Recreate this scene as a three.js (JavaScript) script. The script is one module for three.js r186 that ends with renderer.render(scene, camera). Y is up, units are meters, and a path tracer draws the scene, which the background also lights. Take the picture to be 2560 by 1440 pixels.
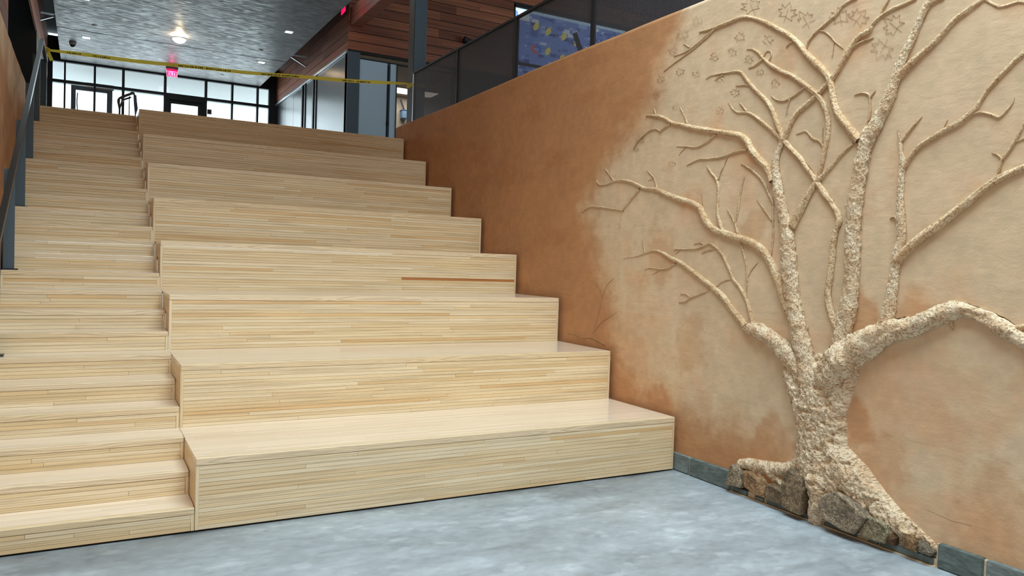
import * as THREE from 'three';
import { RoundedBoxGeometry } from 'three/addons/geometries/RoundedBoxGeometry.js';
import { mergeGeometries, mergeVertices } from 'three/addons/utils/BufferGeometryUtils.js';
import { FontLoader } from 'three/addons/loaders/FontLoader.js';
import { TextGeometry } from 'three/addons/geometries/TextGeometry.js';
import { RectAreaLightUniformsLib } from 'three/addons/lights/RectAreaLightUniformsLib.js';

// ---------------------------------------------------------------- camera, sky, large lights, exposure
const scene = new THREE.Scene();
const FOCAL = 1926.85;                                   // pixels of the 2560 x 1440 photograph
const camera = new THREE.PerspectiveCamera(2 * Math.atan(720 / FOCAL) * 180 / Math.PI, 16 / 9, 0.05, 200);
camera.position.set(-0.6123, 1.7149, 5.0322);
camera.rotation.set(-0.0308, -0.5064, 0.0329, 'YXZ');
camera.updateMatrixWorld(true);
scene.background = new THREE.Color().setRGB(2.3, 2.8, 3.0);      // even overcast sky
RectAreaLightUniformsLib.init();
const renderer = new THREE.WebGLRenderer({ antialias: true });
renderer.toneMapping = THREE.LinearToneMapping;
renderer.toneMappingExposure = 1.0;
renderer.shadowMap.enabled = true;
const areaLight = (name, w, h, [x, y, z], [tx, ty, tz], [r, g, b], k) => {
  const l = new THREE.RectAreaLight(new THREE.Color().setRGB(r, g, b), k, w, h);
  l.name = name; l.position.set(x, y, z); l.lookAt(tx, ty, tz); scene.add(l); return l;
};
const DAY = [0.87, 1.06, 1.13];
areaLight('skylight_daylight', 4.8, 6.0, [1.75, 8.55, 3.2], [1.75, 0, 3.2], DAY, 8.2);
areaLight('hall_window_daylight', 1.9, 2.2, [1.3, 1.2, 9.25], [1.3, 1.2, 0], DAY, 2.0);
areaLight('gallery_fill_light', 10.8, 2.3, [12.1, 5.7, -4], [0, 5.7, -4], DAY, 0.9);  // fill light added through an unseen opening to lift the dim gallery
areaLight('entrance_daylight', 5.0, 2.4, [1.2, 4.95, -16.9], [1.2, 4.95, 0], DAY, 1.6);

// ---------------------------------------------------------------- helpers
let seed = 20240611;
const rnd = () => { seed = (seed * 1664525 + 1013904223) >>> 0; return seed / 4294967296; };
const rr = (a, b) => a + (b - a) * rnd();
const hash = (x, y) => { let h = (x * 374761393 + y * 668265263) | 0; h = Math.imul(h ^ (h >>> 13), 1274126177); return ((h ^ (h >>> 16)) >>> 0) / 4294967296; };
const vnoise = (x, y, px = 0, py = 0) => {               // value noise, periodic when px, py are given
  const xi = Math.floor(x), yi = Math.floor(y), fx = x - xi, fy = y - yi, u = fx * fx * (3 - 2 * fx), v = fy * fy * (3 - 2 * fy);
  const m = (a, p) => p ? ((a % p) + p) % p : a, x0 = m(xi, px), x1 = m(xi + 1, px), y0 = m(yi, py), y1 = m(yi + 1, py);
  return (hash(x0, y0) * (1 - u) + hash(x1, y0) * u) * (1 - v) + (hash(x0, y1) * (1 - u) + hash(x1, y1) * u) * v;
};
const fbm = (x, y, o = 4, px = 0, py = 0) => { let s = 0, a = 0.5, t = 0; for (let i = 0; i < o; i++) { s += a * vnoise(x, y, px, py); t += a; a *= 0.5; x = x * 2 + 17; y = y * 2 + 31; px *= 2; py *= 2; } return s / t; };
const fbmP = (u, v, nx, ny, o = 4) => { let s = 0, a = 0.5, t = 0; for (let i = 0; i < o; i++) { s += a * vnoise(u * nx, v * ny, nx, ny); t += a; a *= 0.5; nx *= 2; ny *= 2; } return s / t; };
const clamp = (x, a = 0, b = 1) => Math.min(b, Math.max(a, x));
const sst = (a, b, x) => { const t = clamp((x - a) / (b - a)); return t * t * (3 - 2 * t); };
const mixc = (a, b, t) => [a[0] + (b[0] - a[0]) * t, a[1] + (b[1] - a[1]) * t, a[2] + (b[2] - a[2]) * t];
function tex(w, h, fn, srgb = true) {                    // fn(u, v) gives 0..255 rgb or one grey
  const d = new Uint8Array(w * h * 4);
  for (let j = 0; j < h; j++) for (let i = 0; i < w; i++) {
    const c = fn((i + 0.5) / w, (j + 0.5) / h), k = (j * w + i) * 4, g = typeof c === 'number';
    d[k] = clamp(g ? c : c[0], 0, 255); d[k + 1] = clamp(g ? c : c[1], 0, 255); d[k + 2] = clamp(g ? c : c[2], 0, 255); d[k + 3] = 255;
  }
  const t = new THREE.DataTexture(d, w, h, THREE.RGBAFormat);
  t.wrapS = t.wrapT = THREE.RepeatWrapping; t.magFilter = THREE.LinearFilter; t.minFilter = THREE.LinearMipmapLinearFilter; t.generateMipmaps = true;
  if (srgb) t.colorSpace = THREE.SRGBColorSpace;
  t.needsUpdate = true; return t;
}
const rep = (t, sx, sy, ox = 0, oy = 0) => { t.repeat.set(sx, sy); t.offset.set(ox, oy); return t; };
const hex = (h) => new THREE.Color(h);
const std = (o) => new THREE.MeshStandardMaterial(o);

const used = new Map();
const numbered = (n) => { const k = used.get(n) ?? 0; used.set(n, k + 1); return k ? n + '_' + String(k).padStart(3, '0') : n; };
function mesh(name, g, m, parent) { const o = new THREE.Mesh(g, m); o.name = parent ? name : numbered(name); o.castShadow = o.receiveShadow = true; (parent ?? scene).add(o); return o; }
function group(name, parent, x = 0, y = 0, z = 0) { const o = new THREE.Group(); o.name = parent ? name : numbered(name); o.position.set(x, y, z); (parent ?? scene).add(o); return o; }
function tag(o, label, category, grp) { o.userData.label = label; o.userData.category = category; if (grp) o.userData.group = grp; return o; }
function structure(o) { o.userData.kind = 'structure'; return o; }
function box(x0, x1, y0, y1, z0, z1, bevel = 0) {        // box between limits; uv in metres along its faces
  const w = x1 - x0, h = y1 - y0, d = z1 - z0;
  const g = bevel ? new RoundedBoxGeometry(w, h, d, 2, Math.min(bevel, w / 2.01, h / 2.01, d / 2.01)) : new THREE.BoxGeometry(w, h, d);
  g.translate((x0 + x1) / 2, (y0 + y1) / 2, (z0 + z1) / 2);
  return uvMetres(g);
}
function uvMetres(g, swap = false) {                     // uv from position along each face: u is the longer way of wood (x unless swap)
  const p = g.attributes.position, n = g.attributes.normal, uv = new Float32Array(p.count * 2);
  for (let i = 0; i < p.count; i++) {
    const ax = Math.abs(n.getX(i)), ay = Math.abs(n.getY(i)), az = Math.abs(n.getZ(i)), x = p.getX(i), y = p.getY(i), z = p.getZ(i);
    let u, v;
    if (az >= ax && az >= ay) { u = x; v = y; } else if (ay >= ax) { u = x; v = z; } else { u = z; v = y; }
    uv[2 * i] = swap ? v : u; uv[2 * i + 1] = swap ? u : v;
  }
  g.setAttribute('uv', new THREE.BufferAttribute(uv, 2)); return g;
}
function shiftUV(g, du, dv) { const a = g.attributes.uv; for (let i = 0; i < a.count; i++) a.setXY(i, a.getX(i) + du, a.getY(i) + dv); return g; }
const V3 = (x, y, z) => new THREE.Vector3(x, y, z);
const bar = (a, b, w, h, up = V3(0, 1, 0)) => {          // rectangular bar from a to b
  const d = b.clone().sub(a), L = d.length(), g = new THREE.BoxGeometry(w, h, L), m = new THREE.Matrix4();
  const zA = d.normalize(), xA = up.clone().cross(zA).normalize(), yA = zA.clone().cross(xA);
  m.makeBasis(xA, yA, zA); g.applyMatrix4(m); const c = a.clone().add(b).multiplyScalar(0.5); g.translate(c.x, c.y, c.z); return g;
};
const tube = (pts, r, seg = 24, rad = 8) => new THREE.TubeGeometry(new THREE.CatmullRomCurve3(pts), seg, r, rad, false);
// pixels of the photograph to points of the place: on the plane x = X, y = Y or z = Z that the thing touches
const ray = (u, v) => V3((u - 1280) / FOCAL, -(v - 720) / FOCAL, -1).applyQuaternion(camera.quaternion);
const onX = (u, v, X) => { const d = ray(u, v); return camera.position.clone().addScaledVector(d, (X - camera.position.x) / d.x); };
const onZ = (u, v, Z) => { const d = ray(u, v); return camera.position.clone().addScaledVector(d, (Z - camera.position.z) / d.z); };

// ---------------------------------------------------------------- measures (metres)
const W = 3.81, H = 0.457, D = 0.9514, T = D / 3, R = H / 3, UP = 8 * H;      // seating tiers and steps; UP is the upper floor
const XW = 3.86, XL = -1.32, SOF = 6.34, ZE = -17.0, XH = 3.95, ZF = -10.32, XHL = -1.47;

// ---------------------------------------------------------------- materials
// fir: straight dense grain, u = 2 m along the board, v = 0.25 m across
const grainFn = (contrast) => (u, v) => {
  const w = fbmP(u, v, 3, 2, 3) * 0.07, g = fbmP(u, (v + w) % 1, 4, 42, 3), f = fbmP(u, v, 24, 190, 2), b = fbmP(u, v, 3, 5, 3);
  const s = 1 - contrast * sst(0.5, 0.78, g) * 0.5 - contrast * (f - 0.5) * 0.3 - (b - 0.5) * 0.08;
  return [237 * s, 222 * (s - 0.15 * (1 - s)), 196 * (s - 0.35 * (1 - s))];
};
const firTex = rep(tex(1024, 512, grainFn(0.2)), 1 / 2, 1 / 0.25);
// nosing: flat-sawn board with flowing cathedral grain
const noseTex = rep(tex(1024, 256, (u, v) => {
  const c = (fbmP(u, v, 4, 1, 3) - 0.5) * 3.2 + (fbmP(u, v, 12, 2, 2) - 0.5) * 0.7, q = Math.abs(v - 0.5) * 5 + c;
  const line = Math.pow(0.5 + 0.5 * Math.sin(q * 9), 2.2), f = fbmP(u, v, 30, 120, 2);
  const s = 1 - 0.13 * line - 0.10 * (f - 0.5);
  return [240 * s, 223 * (s - 0.03 * (1 - s)), 200 * (s - 0.08 * (1 - s))];
}), 1 / 2.6, 1 / 0.09);
// tread: glued strips seen at a low angle
const treadTex = rep(tex(1024, 512, (u, v) => {
  const n = 19, k = Math.floor(v * n), e = v * n - k, j = Math.floor(u * 3 + hash(k, 5) * 3), t = hash(k * 7 + 1, j % 3) - 0.5;
  const g = fbmP(u, v, 5, 120, 3) - 0.5, s = 1 - 0.07 * t - 0.12 * g - (e < 0.05 ? 0.10 : 0);
  return [240 * s, 226 * (s - 0.1 * (1 - s)), 212 * (s - 0.25 * (1 - s))];
}), 1 / 2.4, 1 / 0.5);
const firTones = [0xfbf2e2, 0xf9edd8, 0xfdf6ea, 0xf6e4c8, 0xf7e8d0, 0xf2d9b6, 0xfaf0de];
const fir = firTones.map((c) => new THREE.MeshPhysicalMaterial({ map: firTex, color: hex(c), roughness: 0.42, clearcoat: 0.25, clearcoatRoughness: 0.3 }));
const firDark = new THREE.MeshPhysicalMaterial({ map: firTex, color: hex(0xc98d5c), roughness: 0.45 });
const noseMat = [0xfbf3e2, 0xf8eed8, 0xfdf6e8].map((c) => new THREE.MeshPhysicalMaterial({ map: noseTex, color: hex(c), roughness: 0.38, clearcoat: 0.3, clearcoatRoughness: 0.25 }));
const treadMat = new THREE.MeshPhysicalMaterial({ map: treadTex, color: hex(0xfbf4e8), roughness: 0.34, clearcoat: 0.7, clearcoatRoughness: 0.12 });
const jointMat = std({ color: hex(0x94693f), roughness: 0.9 });
const blackGap = std({ color: hex(0x17130f), roughness: 0.95 });

// clay wall: terracotta clay with a pale slip brushed round the tree; the slip has its own outline round the crown and foot. Texture covers z -7.6..4.4, y 0..4
const washEdge = [[1690, 60], [1640, 200], [1590, 300], [1500, 420], [1450, 520], [1490, 640], [1530, 760], [1570, 900], [1660, 1010], [1790, 1090], [1900, 1130], [2000, 1200]]
  .map(([u, v]) => { const p = onX(u, v, XW); return [p.z, p.y]; });
function edgeDistance(z, y) {                            // > 0 on the beige side (towards larger z)
  let best = 9, side = 1;
  for (let i = 0; i < washEdge.length - 1; i++) {
    const [ax, ay] = washEdge[i], [bx, by] = washEdge[i + 1], dx = bx - ax, dy = by - ay, t = clamp(((z - ax) * dx + (y - ay) * dy) / (dx * dx + dy * dy));
    const ex = z - ax - dx * t, ey = y - ay - dy * t, d = Math.hypot(ex, ey);
    if (d < best) { best = d; side = dx * (y - ay) - dy * (z - ax) > 0 ? 1 : -1; }
  }
  return best * side;
}
const stains = [[2145, 1060, 0.16, 0.75], [2150, 790, 0.15, 0.6], [2285, 765, 0.14, 0.45], [1640, 1060, 0.24, 0.6], [1560, 1000, 0.22, 0.5], [1935, 1130, 0.2, 0.5], [1720, 880, 0.2, 0.3], [2200, 1150, 0.2, 0.4], [1960, 160, 0.12, 0.25], [1890, 560, 0.14, 0.35], [1650, 640, 0.2, 0.35], [2480, 1340, 0.3, 0.35]].map(([u, v, a, k]) => { const p = onX(u, v, XW); return [p.z, p.y, a, k]; });
const clayTex = rep(tex(1536, 640, (u, v) => {
  const z = -7.6 + u * 12, y = v * 4;
  const n1 = fbm(z * 0.9 + 40, y * 0.9 + 9, 4), n2 = fbm(z * 3.1 + 11, y * 3.1 + 71, 4), n3 = fbm(z * 17 + 3, y * 17 + 5, 3), sm = fbm(z * 2.2 + 90, y * 5.5 + 13, 3);
  const e = edgeDistance(z, y) + (n1 - 0.5) * 0.4 + (n2 - 0.5) * 0.3 + (n3 - 0.5) * 0.08, t = sst(-0.20, 0.27, e);
  let c = mixc([190, 137, 93], [214, 188, 155], t);
  c = mixc(c, [203, 152, 112], sst(0.52, 0.74, n2 * 0.55 + n1 * 0.45 + (y < 1.3 ? 0.05 : 0)) * 0.55 * t);      // orange clouds of wash
  c = mixc(c, [218, 188, 160], sst(0.55, 0.8, sm) * 0.35 * t);
  c = mixc(c, [165, 108, 68], sst(0.52, 0.8, sm) * 0.3 * (1 - t));
  for (const [sz, sy, sr, k] of stains) { const d = Math.hypot(z - sz, (y - sy) * 0.8) / sr + (n2 - 0.5) * 1.6 + (n3 - 0.5) * 0.5; if (d < 1.2) c = mixc(c, [193, 138, 94], k * (1 - sst(0.6, 1.15, d))); }
  const s = 1 + (n3 - 0.5) * 0.10 + (n2 - 0.5) * 0.08;
  return [c[0] * s, c[1] * s, c[2] * s];
}), 1 / 12, 1 / 4, 7.6 / 12, 0);
const clayBump = rep(tex(512, 512, (u, v) => 128 + 150 * (fbmP(u, v, 10, 26, 4) - 0.5) + 60 * (fbmP(u, v, 70, 70, 2) - 0.5), false), 1 / 0.7, 1 / 0.7);
const clay = std({ map: clayTex, bumpMap: clayBump, bumpScale: 0.0025, roughness: 0.88 });
const clayLeftTex = rep(tex(512, 512, (u, v) => {
  const n = fbmP(u, v, 4, 4, 5), s = 1 + (fbmP(u, v, 40, 40, 3) - 0.5) * 0.12, c = mixc([188, 136, 93], [216, 190, 157], sst(0.45, 0.75, n));
  return [c[0] * s, c[1] * s, c[2] * s];
}), 1 / 3, 1 / 3);
const clayLeft = std({ map: clayLeftTex, bumpMap: clayBump, bumpScale: 0.006, roughness: 0.88 });
// relief tree: pale rough clay, browner in its pits and in fine specks
const barkTex = rep(tex(1024, 1024, (u, v) => {
  const n = fbmP(u, v, 10, 10, 4), f = fbmP(u, v, 64, 80, 3), g = fbmP(u, v, 150, 150, 2), c = mixc([226, 206, 176], [212, 184, 150], sst(0.38, 0.68, n));
  return mixc(mixc(c, [178, 132, 90], sst(0.62, 0.74, f) * 0.7), [150, 104, 66], sst(0.70, 0.8, g) * 0.6);
}), 1 / 0.6, 1 / 0.6);
const barkBump = rep(tex(1024, 1024, (u, v) => 255 * clamp(0.55 + 1.1 * (fbmP(u, v, 40, 52, 4) - 0.5) - 0.7 * sst(0.60, 0.72, fbmP(u, v, 64, 80, 3))), false), 1 / 0.6, 1 / 0.6);
const bark = std({ map: barkTex, bumpMap: barkBump, bumpScale: 0.008, roughness: 0.92 });
const smoothBark = std({ map: barkTex, color: hex(0xf6efe4), bumpMap: barkBump, bumpScale: 0.005, roughness: 0.9 });
const scratchPigmentShade = std({ color: hex(0xa58562), roughness: 0.95 });  // pigment and the shade of the scratched grooves in one brown
// polished concrete
const concTex = rep(tex(1024, 1024, (u, v) => {
  const a = fbmP(u, v, 3, 4, 5), b = fbmP(u, v, 6, 24, 5), c = fbmP(u, v, 60, 90, 3), k = 159 + 70 * (a - 0.5) + 48 * (b - 0.5) + 26 * (c - 0.5);
  const w = sst(0.64, 0.75, fbmP(u, v, 22, 44, 4)) * 14;
  return [k * 0.95 + w, k * 1.0 + w, k * 1.035 + w];
}), 1 / 3.4, 1 / 3.4);
const concRough = rep(tex(512, 512, (u, v) => 95 + 130 * (fbmP(u, v, 6, 9, 4) - 0.2), false), 1 / 3.4, 1 / 3.4);
const concBump = rep(tex(512, 512, (u, v) => 255 * fbmP(u, v, 16, 22, 4), false), 1 / 1.7, 1 / 1.7);
const concrete = std({ map: concTex, roughnessMap: concRough, roughness: 0.9, bumpMap: concBump, bumpScale: 0.002 });
// burnished grey plaster of the hung ceiling
const plTex = rep(tex(1024, 1024, (u, v) => {
  const a = fbmP(u, v, 5, 6, 4), b = fbmP(u, v, 26, 70, 3), s = 134 + 44 * (a - 0.5) + 52 * (b - 0.5);
  return [s, s * 0.985, s * 1.0];
}), 1 / 3, 1 / 3);
const plRough = rep(tex(512, 512, (u, v) => 70 + 190 * fbmP(u, v, 20, 48, 4), false), 1 / 2, 1 / 2);
const plBump = rep(tex(512, 512, (u, v) => 255 * fbmP(u, v, 12, 40, 4), false), 1 / 1.5, 1 / 1.5);
const plaster = std({ map: plTex, roughnessMap: plRough, roughness: 0.72, bumpMap: plBump, bumpScale: 0.0035 });
const porchPlaster = std({ color: hex(0xdfe2e4), bumpMap: plBump, bumpScale: 0.003, roughness: 0.7 });
const paving = std({ color: hex(0xd8d8d4), roughness: 0.9 });
// cedar planks
const cedarTex = rep(tex(1024, 256, (u, v) => {
  const g = fbmP(u, v, 4, 30, 4), b = fbmP(u, v, 2, 4, 3), s = 1 - 0.5 * (g - 0.5) - 0.3 * (b - 0.5);
  return [150 * s, 98 * s, 70 * s];
}), 1 / 2.4, 1 / 0.4);
const cedar = [0xf0d8cc, 0xd6b8a8, 0xffe6d8, 0xc3a292].map((c) => std({ map: cedarTex, color: hex(c), roughness: 0.6 }));
// slate and field stones
const slateTex = rep(tex(256, 256, (u, v) => { const n = fbmP(u, v, 6, 10, 4), s = 0.8 + 0.4 * n; return [116 * s, 126 * s, 124 * s]; }), 1 / 0.3, 1 / 0.3);
const slateBump = rep(tex(256, 256, (u, v) => 255 * fbmP(u, v, 8, 20, 4), false), 1 / 0.3, 1 / 0.3);
const slate = [0xffffff, 0xe2e8e6, 0xcfd8d4].map((c) => std({ map: slateTex, color: hex(c), bumpMap: slateBump, bumpScale: 0.004, roughness: 0.62 }));
const mortar = std({ color: hex(0xd9c6a8), roughness: 0.95, bumpMap: clayBump, bumpScale: 0.006 });
const stoneTex = rep(tex(512, 512, (u, v) => {
  const n = fbmP(u, v, 8, 8, 4), f = fbmP(u, v, 40, 40, 3), s = 0.62 + 0.5 * n + 0.5 * (f - 0.5);
  return mixc([190 * s, 178 * s, 160 * s], [235, 226, 208], sst(0.62, 0.7, f) * 0.5);
}), 1 / 0.28, 1 / 0.28);
const stoneBump = rep(tex(256, 256, (u, v) => 255 * fbmP(u, v, 9, 9, 5), false), 1 / 0.25, 1 / 0.25);
const stone = (c) => std({ map: stoneTex, color: hex(c), bumpMap: stoneBump, bumpScale: 0.012, roughness: 0.85 });
// metals, glass, lights
const darkFrame = std({ color: hex(0x1c262e), roughness: 0.45, metalness: 0.3 });
const steelBlue = std({ color: hex(0x4c5c68), roughness: 0.5, metalness: 0.15 });
const railSteel = std({ color: hex(0x2c3338), roughness: 0.38, metalness: 0.55 });
const wireMat = std({ color: hex(0x55555a), roughness: 0.5, metalness: 0.4 });
const panelTex = rep(tex(256, 256, (u, v) => 120 + 60 * (fbmP(u, v, 3, 40, 3) - 0.5), true), 1 / 1.2, 1 / 1.2);
const panelMetal = std({ map: panelTex, color: hex(0x5c626c), roughness: 0.26, metalness: 0.3 });
const darkPanel = std({ color: hex(0x2a323c), roughness: 0.4, metalness: 0.35 });
const paleDoor = std({ color: hex(0xb8d0e2), roughness: 0.5 });
const alu = std({ color: hex(0xb9c0c6), roughness: 0.28, metalness: 0.9 });
const pitch = std({ color: hex(0x090a0c), roughness: 0.85 });
const black = std({ color: hex(0x0c0d0f), roughness: 0.6 });
const blackWall = std({ color: hex(0x1a1c20), roughness: 0.7 });
const glass = new THREE.MeshPhysicalMaterial({ color: 0xffffff, transmission: 1, thickness: 0, roughness: 0.02, ior: 1.5 });
const white = std({ color: hex(0xe8e8e6), roughness: 0.6 });
const tapeYellow = new THREE.MeshPhysicalMaterial({ color: hex(0xf6e65c), roughness: 0.9, transmission: 0.45, thickness: 0, side: THREE.DoubleSide });
const ink = std({ color: hex(0x15130a), roughness: 0.7, side: THREE.DoubleSide });
const cream = std({ color: hex(0xcfc6b8), roughness: 0.8 });

// ---------------------------------------------------------------- floors, retaining walls, roof
structure(mesh('floor', box(-1.6, 4.0, -0.25, 0, -8, 9.3), concrete));
structure(mesh('floor_landing', box(-1.7, 4.2, UP - 0.25, UP - 0.001, ZE - 0.2, -8 * D + 0.005), concrete));
structure(mesh('floor_gallery_right', box(XW + 0.19, 12.2, UP - 0.25, UP - 0.001, -14.6, 9.3), concrete));
structure(mesh('floor_gallery_left', box(-8.2, XL - 0.19, UP - 0.25, UP - 0.001, -14.6, 9.3), concrete));

// a clay wall is swept along z: section from floor to a rounded top; the end is rounded too
function clayWall(face, dir, zEnd, zFront, topFn, thick) {
  const nz = 150, prof = [], r = 0.045;
  for (let i = 0; i <= 26; i++) prof.push([0, i / 26, 0]);
  for (let i = 1; i <= 6; i++) { const a = i / 6 * Math.PI / 2; prof.push([r * (1 - Math.cos(a)), 1, r * Math.sin(a)]); }
  prof.push([thick - 0.03, 1, r]); prof.push([thick, 1, r - 0.03]); prof.push([thick, 0, 0]);
  const pos = [], uv = [], idx = [], m = prof.length;
  const zs = []; for (let k = 0; k <= 8; k++) zs.push([zEnd + 0.06 * (1 - Math.cos(k / 8 * Math.PI / 2)), 0.06 * (1 - Math.sin(k / 8 * Math.PI / 2))]);
  for (let k = 1; k <= nz; k++) zs.push([zEnd + 0.06 + (zFront - zEnd - 0.06) * k / nz, 0]);
  for (const [z, inset] of zs) for (const [dx, t, dy] of prof) {
    const top = topFn(z) - 0.045, y = t * (top) + dy, wob = (fbm(z * 1.3 + 7, y * 1.3 + 3, 3) - 0.5) * 0.016;
    const x = Math.min(dx + inset, thick);
    pos.push(face + dir * (x + (dx < 0.05 ? wob : 0)), y, z); uv.push(z, y + dx);
  }
  for (let k = 0; k < zs.length - 1; k++) for (let i = 0; i < m - 1; i++) { const a = k * m + i, b = a + 1, c = a + m, d = c + 1; if (dir > 0) idx.push(a, c, b, b, c, d); else idx.push(a, b, c, b, d, c); }
  for (let i = 1; i < m - 1; i++) { if (dir > 0) idx.push(0, i, i + 1); else idx.push(0, i + 1, i); }
  const g = new THREE.BufferGeometry(); g.setAttribute('position', new THREE.Float32BufferAttribute(pos, 3)); g.setAttribute('uv', new THREE.Float32BufferAttribute(uv, 2)); g.setIndex(idx); g.computeVertexNormals(); return g;
}
structure(mesh('wall_right', clayWall(XW, 1, -7.22, 9.3, (z) => 3.93 + 0.05 * sst(-7, 0, z) + 0.012 * (fbm(z * 1.1, 4, 2) - 0.5), 0.22), clay));
structure(mesh('wall_left', clayWall(XL, -1, -7.12, 9.3, (z) => 3.90, 0.22), clayLeft));
{ // roof with its skylight opening, and the outer walls of the hall
  const roof = group('ceiling'); structure(roof);
  const y0 = 8.7, y1 = 9.0;
  mesh('roof_slab', box(-8.3, -0.7, y0, y1, ZF - 0.3, 9.5), blackWall, roof); mesh('roof_slab', box(4.2, 12.3, y0, y1, ZF - 0.3, 9.5), blackWall, roof);
  mesh('roof_slab', box(-0.7, 4.2, y0, y1, ZF - 0.3, 0.15), blackWall, roof); mesh('roof_slab', box(-0.7, 4.2, y0, y1, 6.25, 9.5), blackWall, roof);
  for (let i = 0; i < 5; i++) mesh('skylight_bar', box(-0.7, 4.2, y0 + 0.05, y1, 0.2 + i * 1.5 - 0.02, 0.2 + i * 1.5 + 0.02), white, roof);
  structure(mesh('wall_gallery_left', box(-8.4, -8.2, UP, y0, -14.6, 9.4), cedar[1]));
  const gr = group('wall_gallery_right'); structure(gr);  // glazed opening added in this unseen wall to let fill light in
  mesh('wall_sill', box(12.2, 12.4, UP, 4.5, -14.6, 9.4), cedar[1], gr); mesh('wall_head', box(12.2, 12.4, 6.9, y0, -14.6, 9.4), cedar[1], gr); mesh('wall_pier', box(12.2, 12.4, 4.5, 6.9, -14.6, -9.5), cedar[1], gr); mesh('wall_pier', box(12.2, 12.4, 4.5, 6.9, 1.5, 9.4), cedar[1], gr);
  for (let i = 0; i < 5; i++) mesh('mullion', box(12.25, 12.35, 4.5, 6.9, -9.5 + i * 2.2, -9.42 + i * 2.2), darkFrame, gr);
  const fr = group('wall_front'); structure(fr);
  mesh('wall_pier', box(-8.3, 0.3, 0, y0, 9.3, 9.5), clayLeft, fr); mesh('wall_pier', box(2.3, 12.3, 0, y0, 9.3, 9.5), clayLeft, fr);
  mesh('wall_lintel', box(0.3, 2.3, 2.35, y0, 9.3, 9.5), clayLeft, fr);
  for (const x of [0.33, 1.3, 2.27]) mesh('door_stile', box(x - 0.05, x + 0.05, 0, 2.35, 9.35, 9.45), darkFrame, fr);
}

// ---------------------------------------------------------------- seating tiers
const ordinal = ['lowest', 'second', 'third', 'fourth', 'fifth', 'sixth', 'seventh', 'topmost'];
function strips(parent, x0, x1, y0, y1, n, lo, hi, z = 0, special) {       // riser laid up from narrow glued strips with butt joints
  const h = (y1 - y0) / n, gap = 0.0016;
  for (let i = 0; i < n; i++) {
    let x = x0, first = true;
    while (x < x1 - 0.01) {
      let L = first ? rr(0.25, hi) : rr(lo, hi); first = false;
      if (x + L > x1 - 0.25) L = x1 - x;
      const g = box(x, x + L - (x + L < x1 ? gap : 0), y0 + i * h + gap / 2, y0 + (i + 1) * h - gap / 2, z - 0.018, z + rr(-0.0004, 0.0004));
      shiftUV(g, rr(0, 2), rr(0, 0.25));
      const m = special && special(i, x, x + L) ? firDark : fir[Math.floor(rnd() * rnd() * 0.999 * fir.length + rnd() * 1.2) % fir.length];
      mesh('riser_strip', g, m, parent); x += L;
    }
  }
}
for (let k = 0; k < 8; k++) {
  const t = group('seating_tier', null, 0, k * H, -k * D);
  tag(t, k === 0 ? 'lowest pale wooden seating tier, standing on the concrete floor' : k === 7 ? 'topmost pale wooden seating tier at the edge of the landing' : `${ordinal[k]} pale wooden seating tier counted up from the concrete floor`, 'seating tier', 'wooden seating tiers');
  const base = k === 0 ? 0.012 : 0.0005, nh = 0.046;
  mesh('tread', shiftUV(box(0, W, H - 0.03, H, -D - (k < 7 ? 0.03 : 0), -0.05), k * 0.37, k * 0.11), treadMat, t);
  mesh('nosing', shiftUV(box(0, W, H - nh, H, -0.0495, 0.0008, 0.004), k * 0.63, 0.02), noseMat[k % 3], t);
  mesh('end_trim', shiftUV(uvMetres(box(0.0003, 0.021, base, H - nh - 0.0008, -0.02, 0.0002), true), 0, k * 0.05), fir[k % 3], t);
  mesh('end_trim', shiftUV(uvMetres(box(W - 0.021, W - 0.0003, base, H - nh - 0.0008, -0.02, 0.0002), true), 0, k * 0.05), fir[(k + 1) % 3], t);
  mesh('riser_backing', box(0.004, W - 0.004, base, H - nh - 0.001, -0.034, -0.0186), jointMat, t);
  mesh('side_panel', shiftUV(uvMetres(box(0.0005, 0.02, base, H - 0.031, -D, -0.021), false), k * 0.4, 0.1), fir[3], t);
  mesh('side_panel', shiftUV(uvMetres(box(W - 0.02, W - 0.0005, base, H - 0.031, -D, -0.021), false), k * 0.4, 0.2), fir[3], t);
  strips(t, 0.0216, W - 0.0216, base, H - nh - 0.001, 15, 0.7, 2.6, 0, k === 3 ? (i, a, b) => i === 5 && b > W - 0.1 : null);
  if (k === 0) mesh('floor_reveal', box(0.01, W - 0.01, 0, 0.012, -0.4, -0.012), blackGap, t);
}

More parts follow.
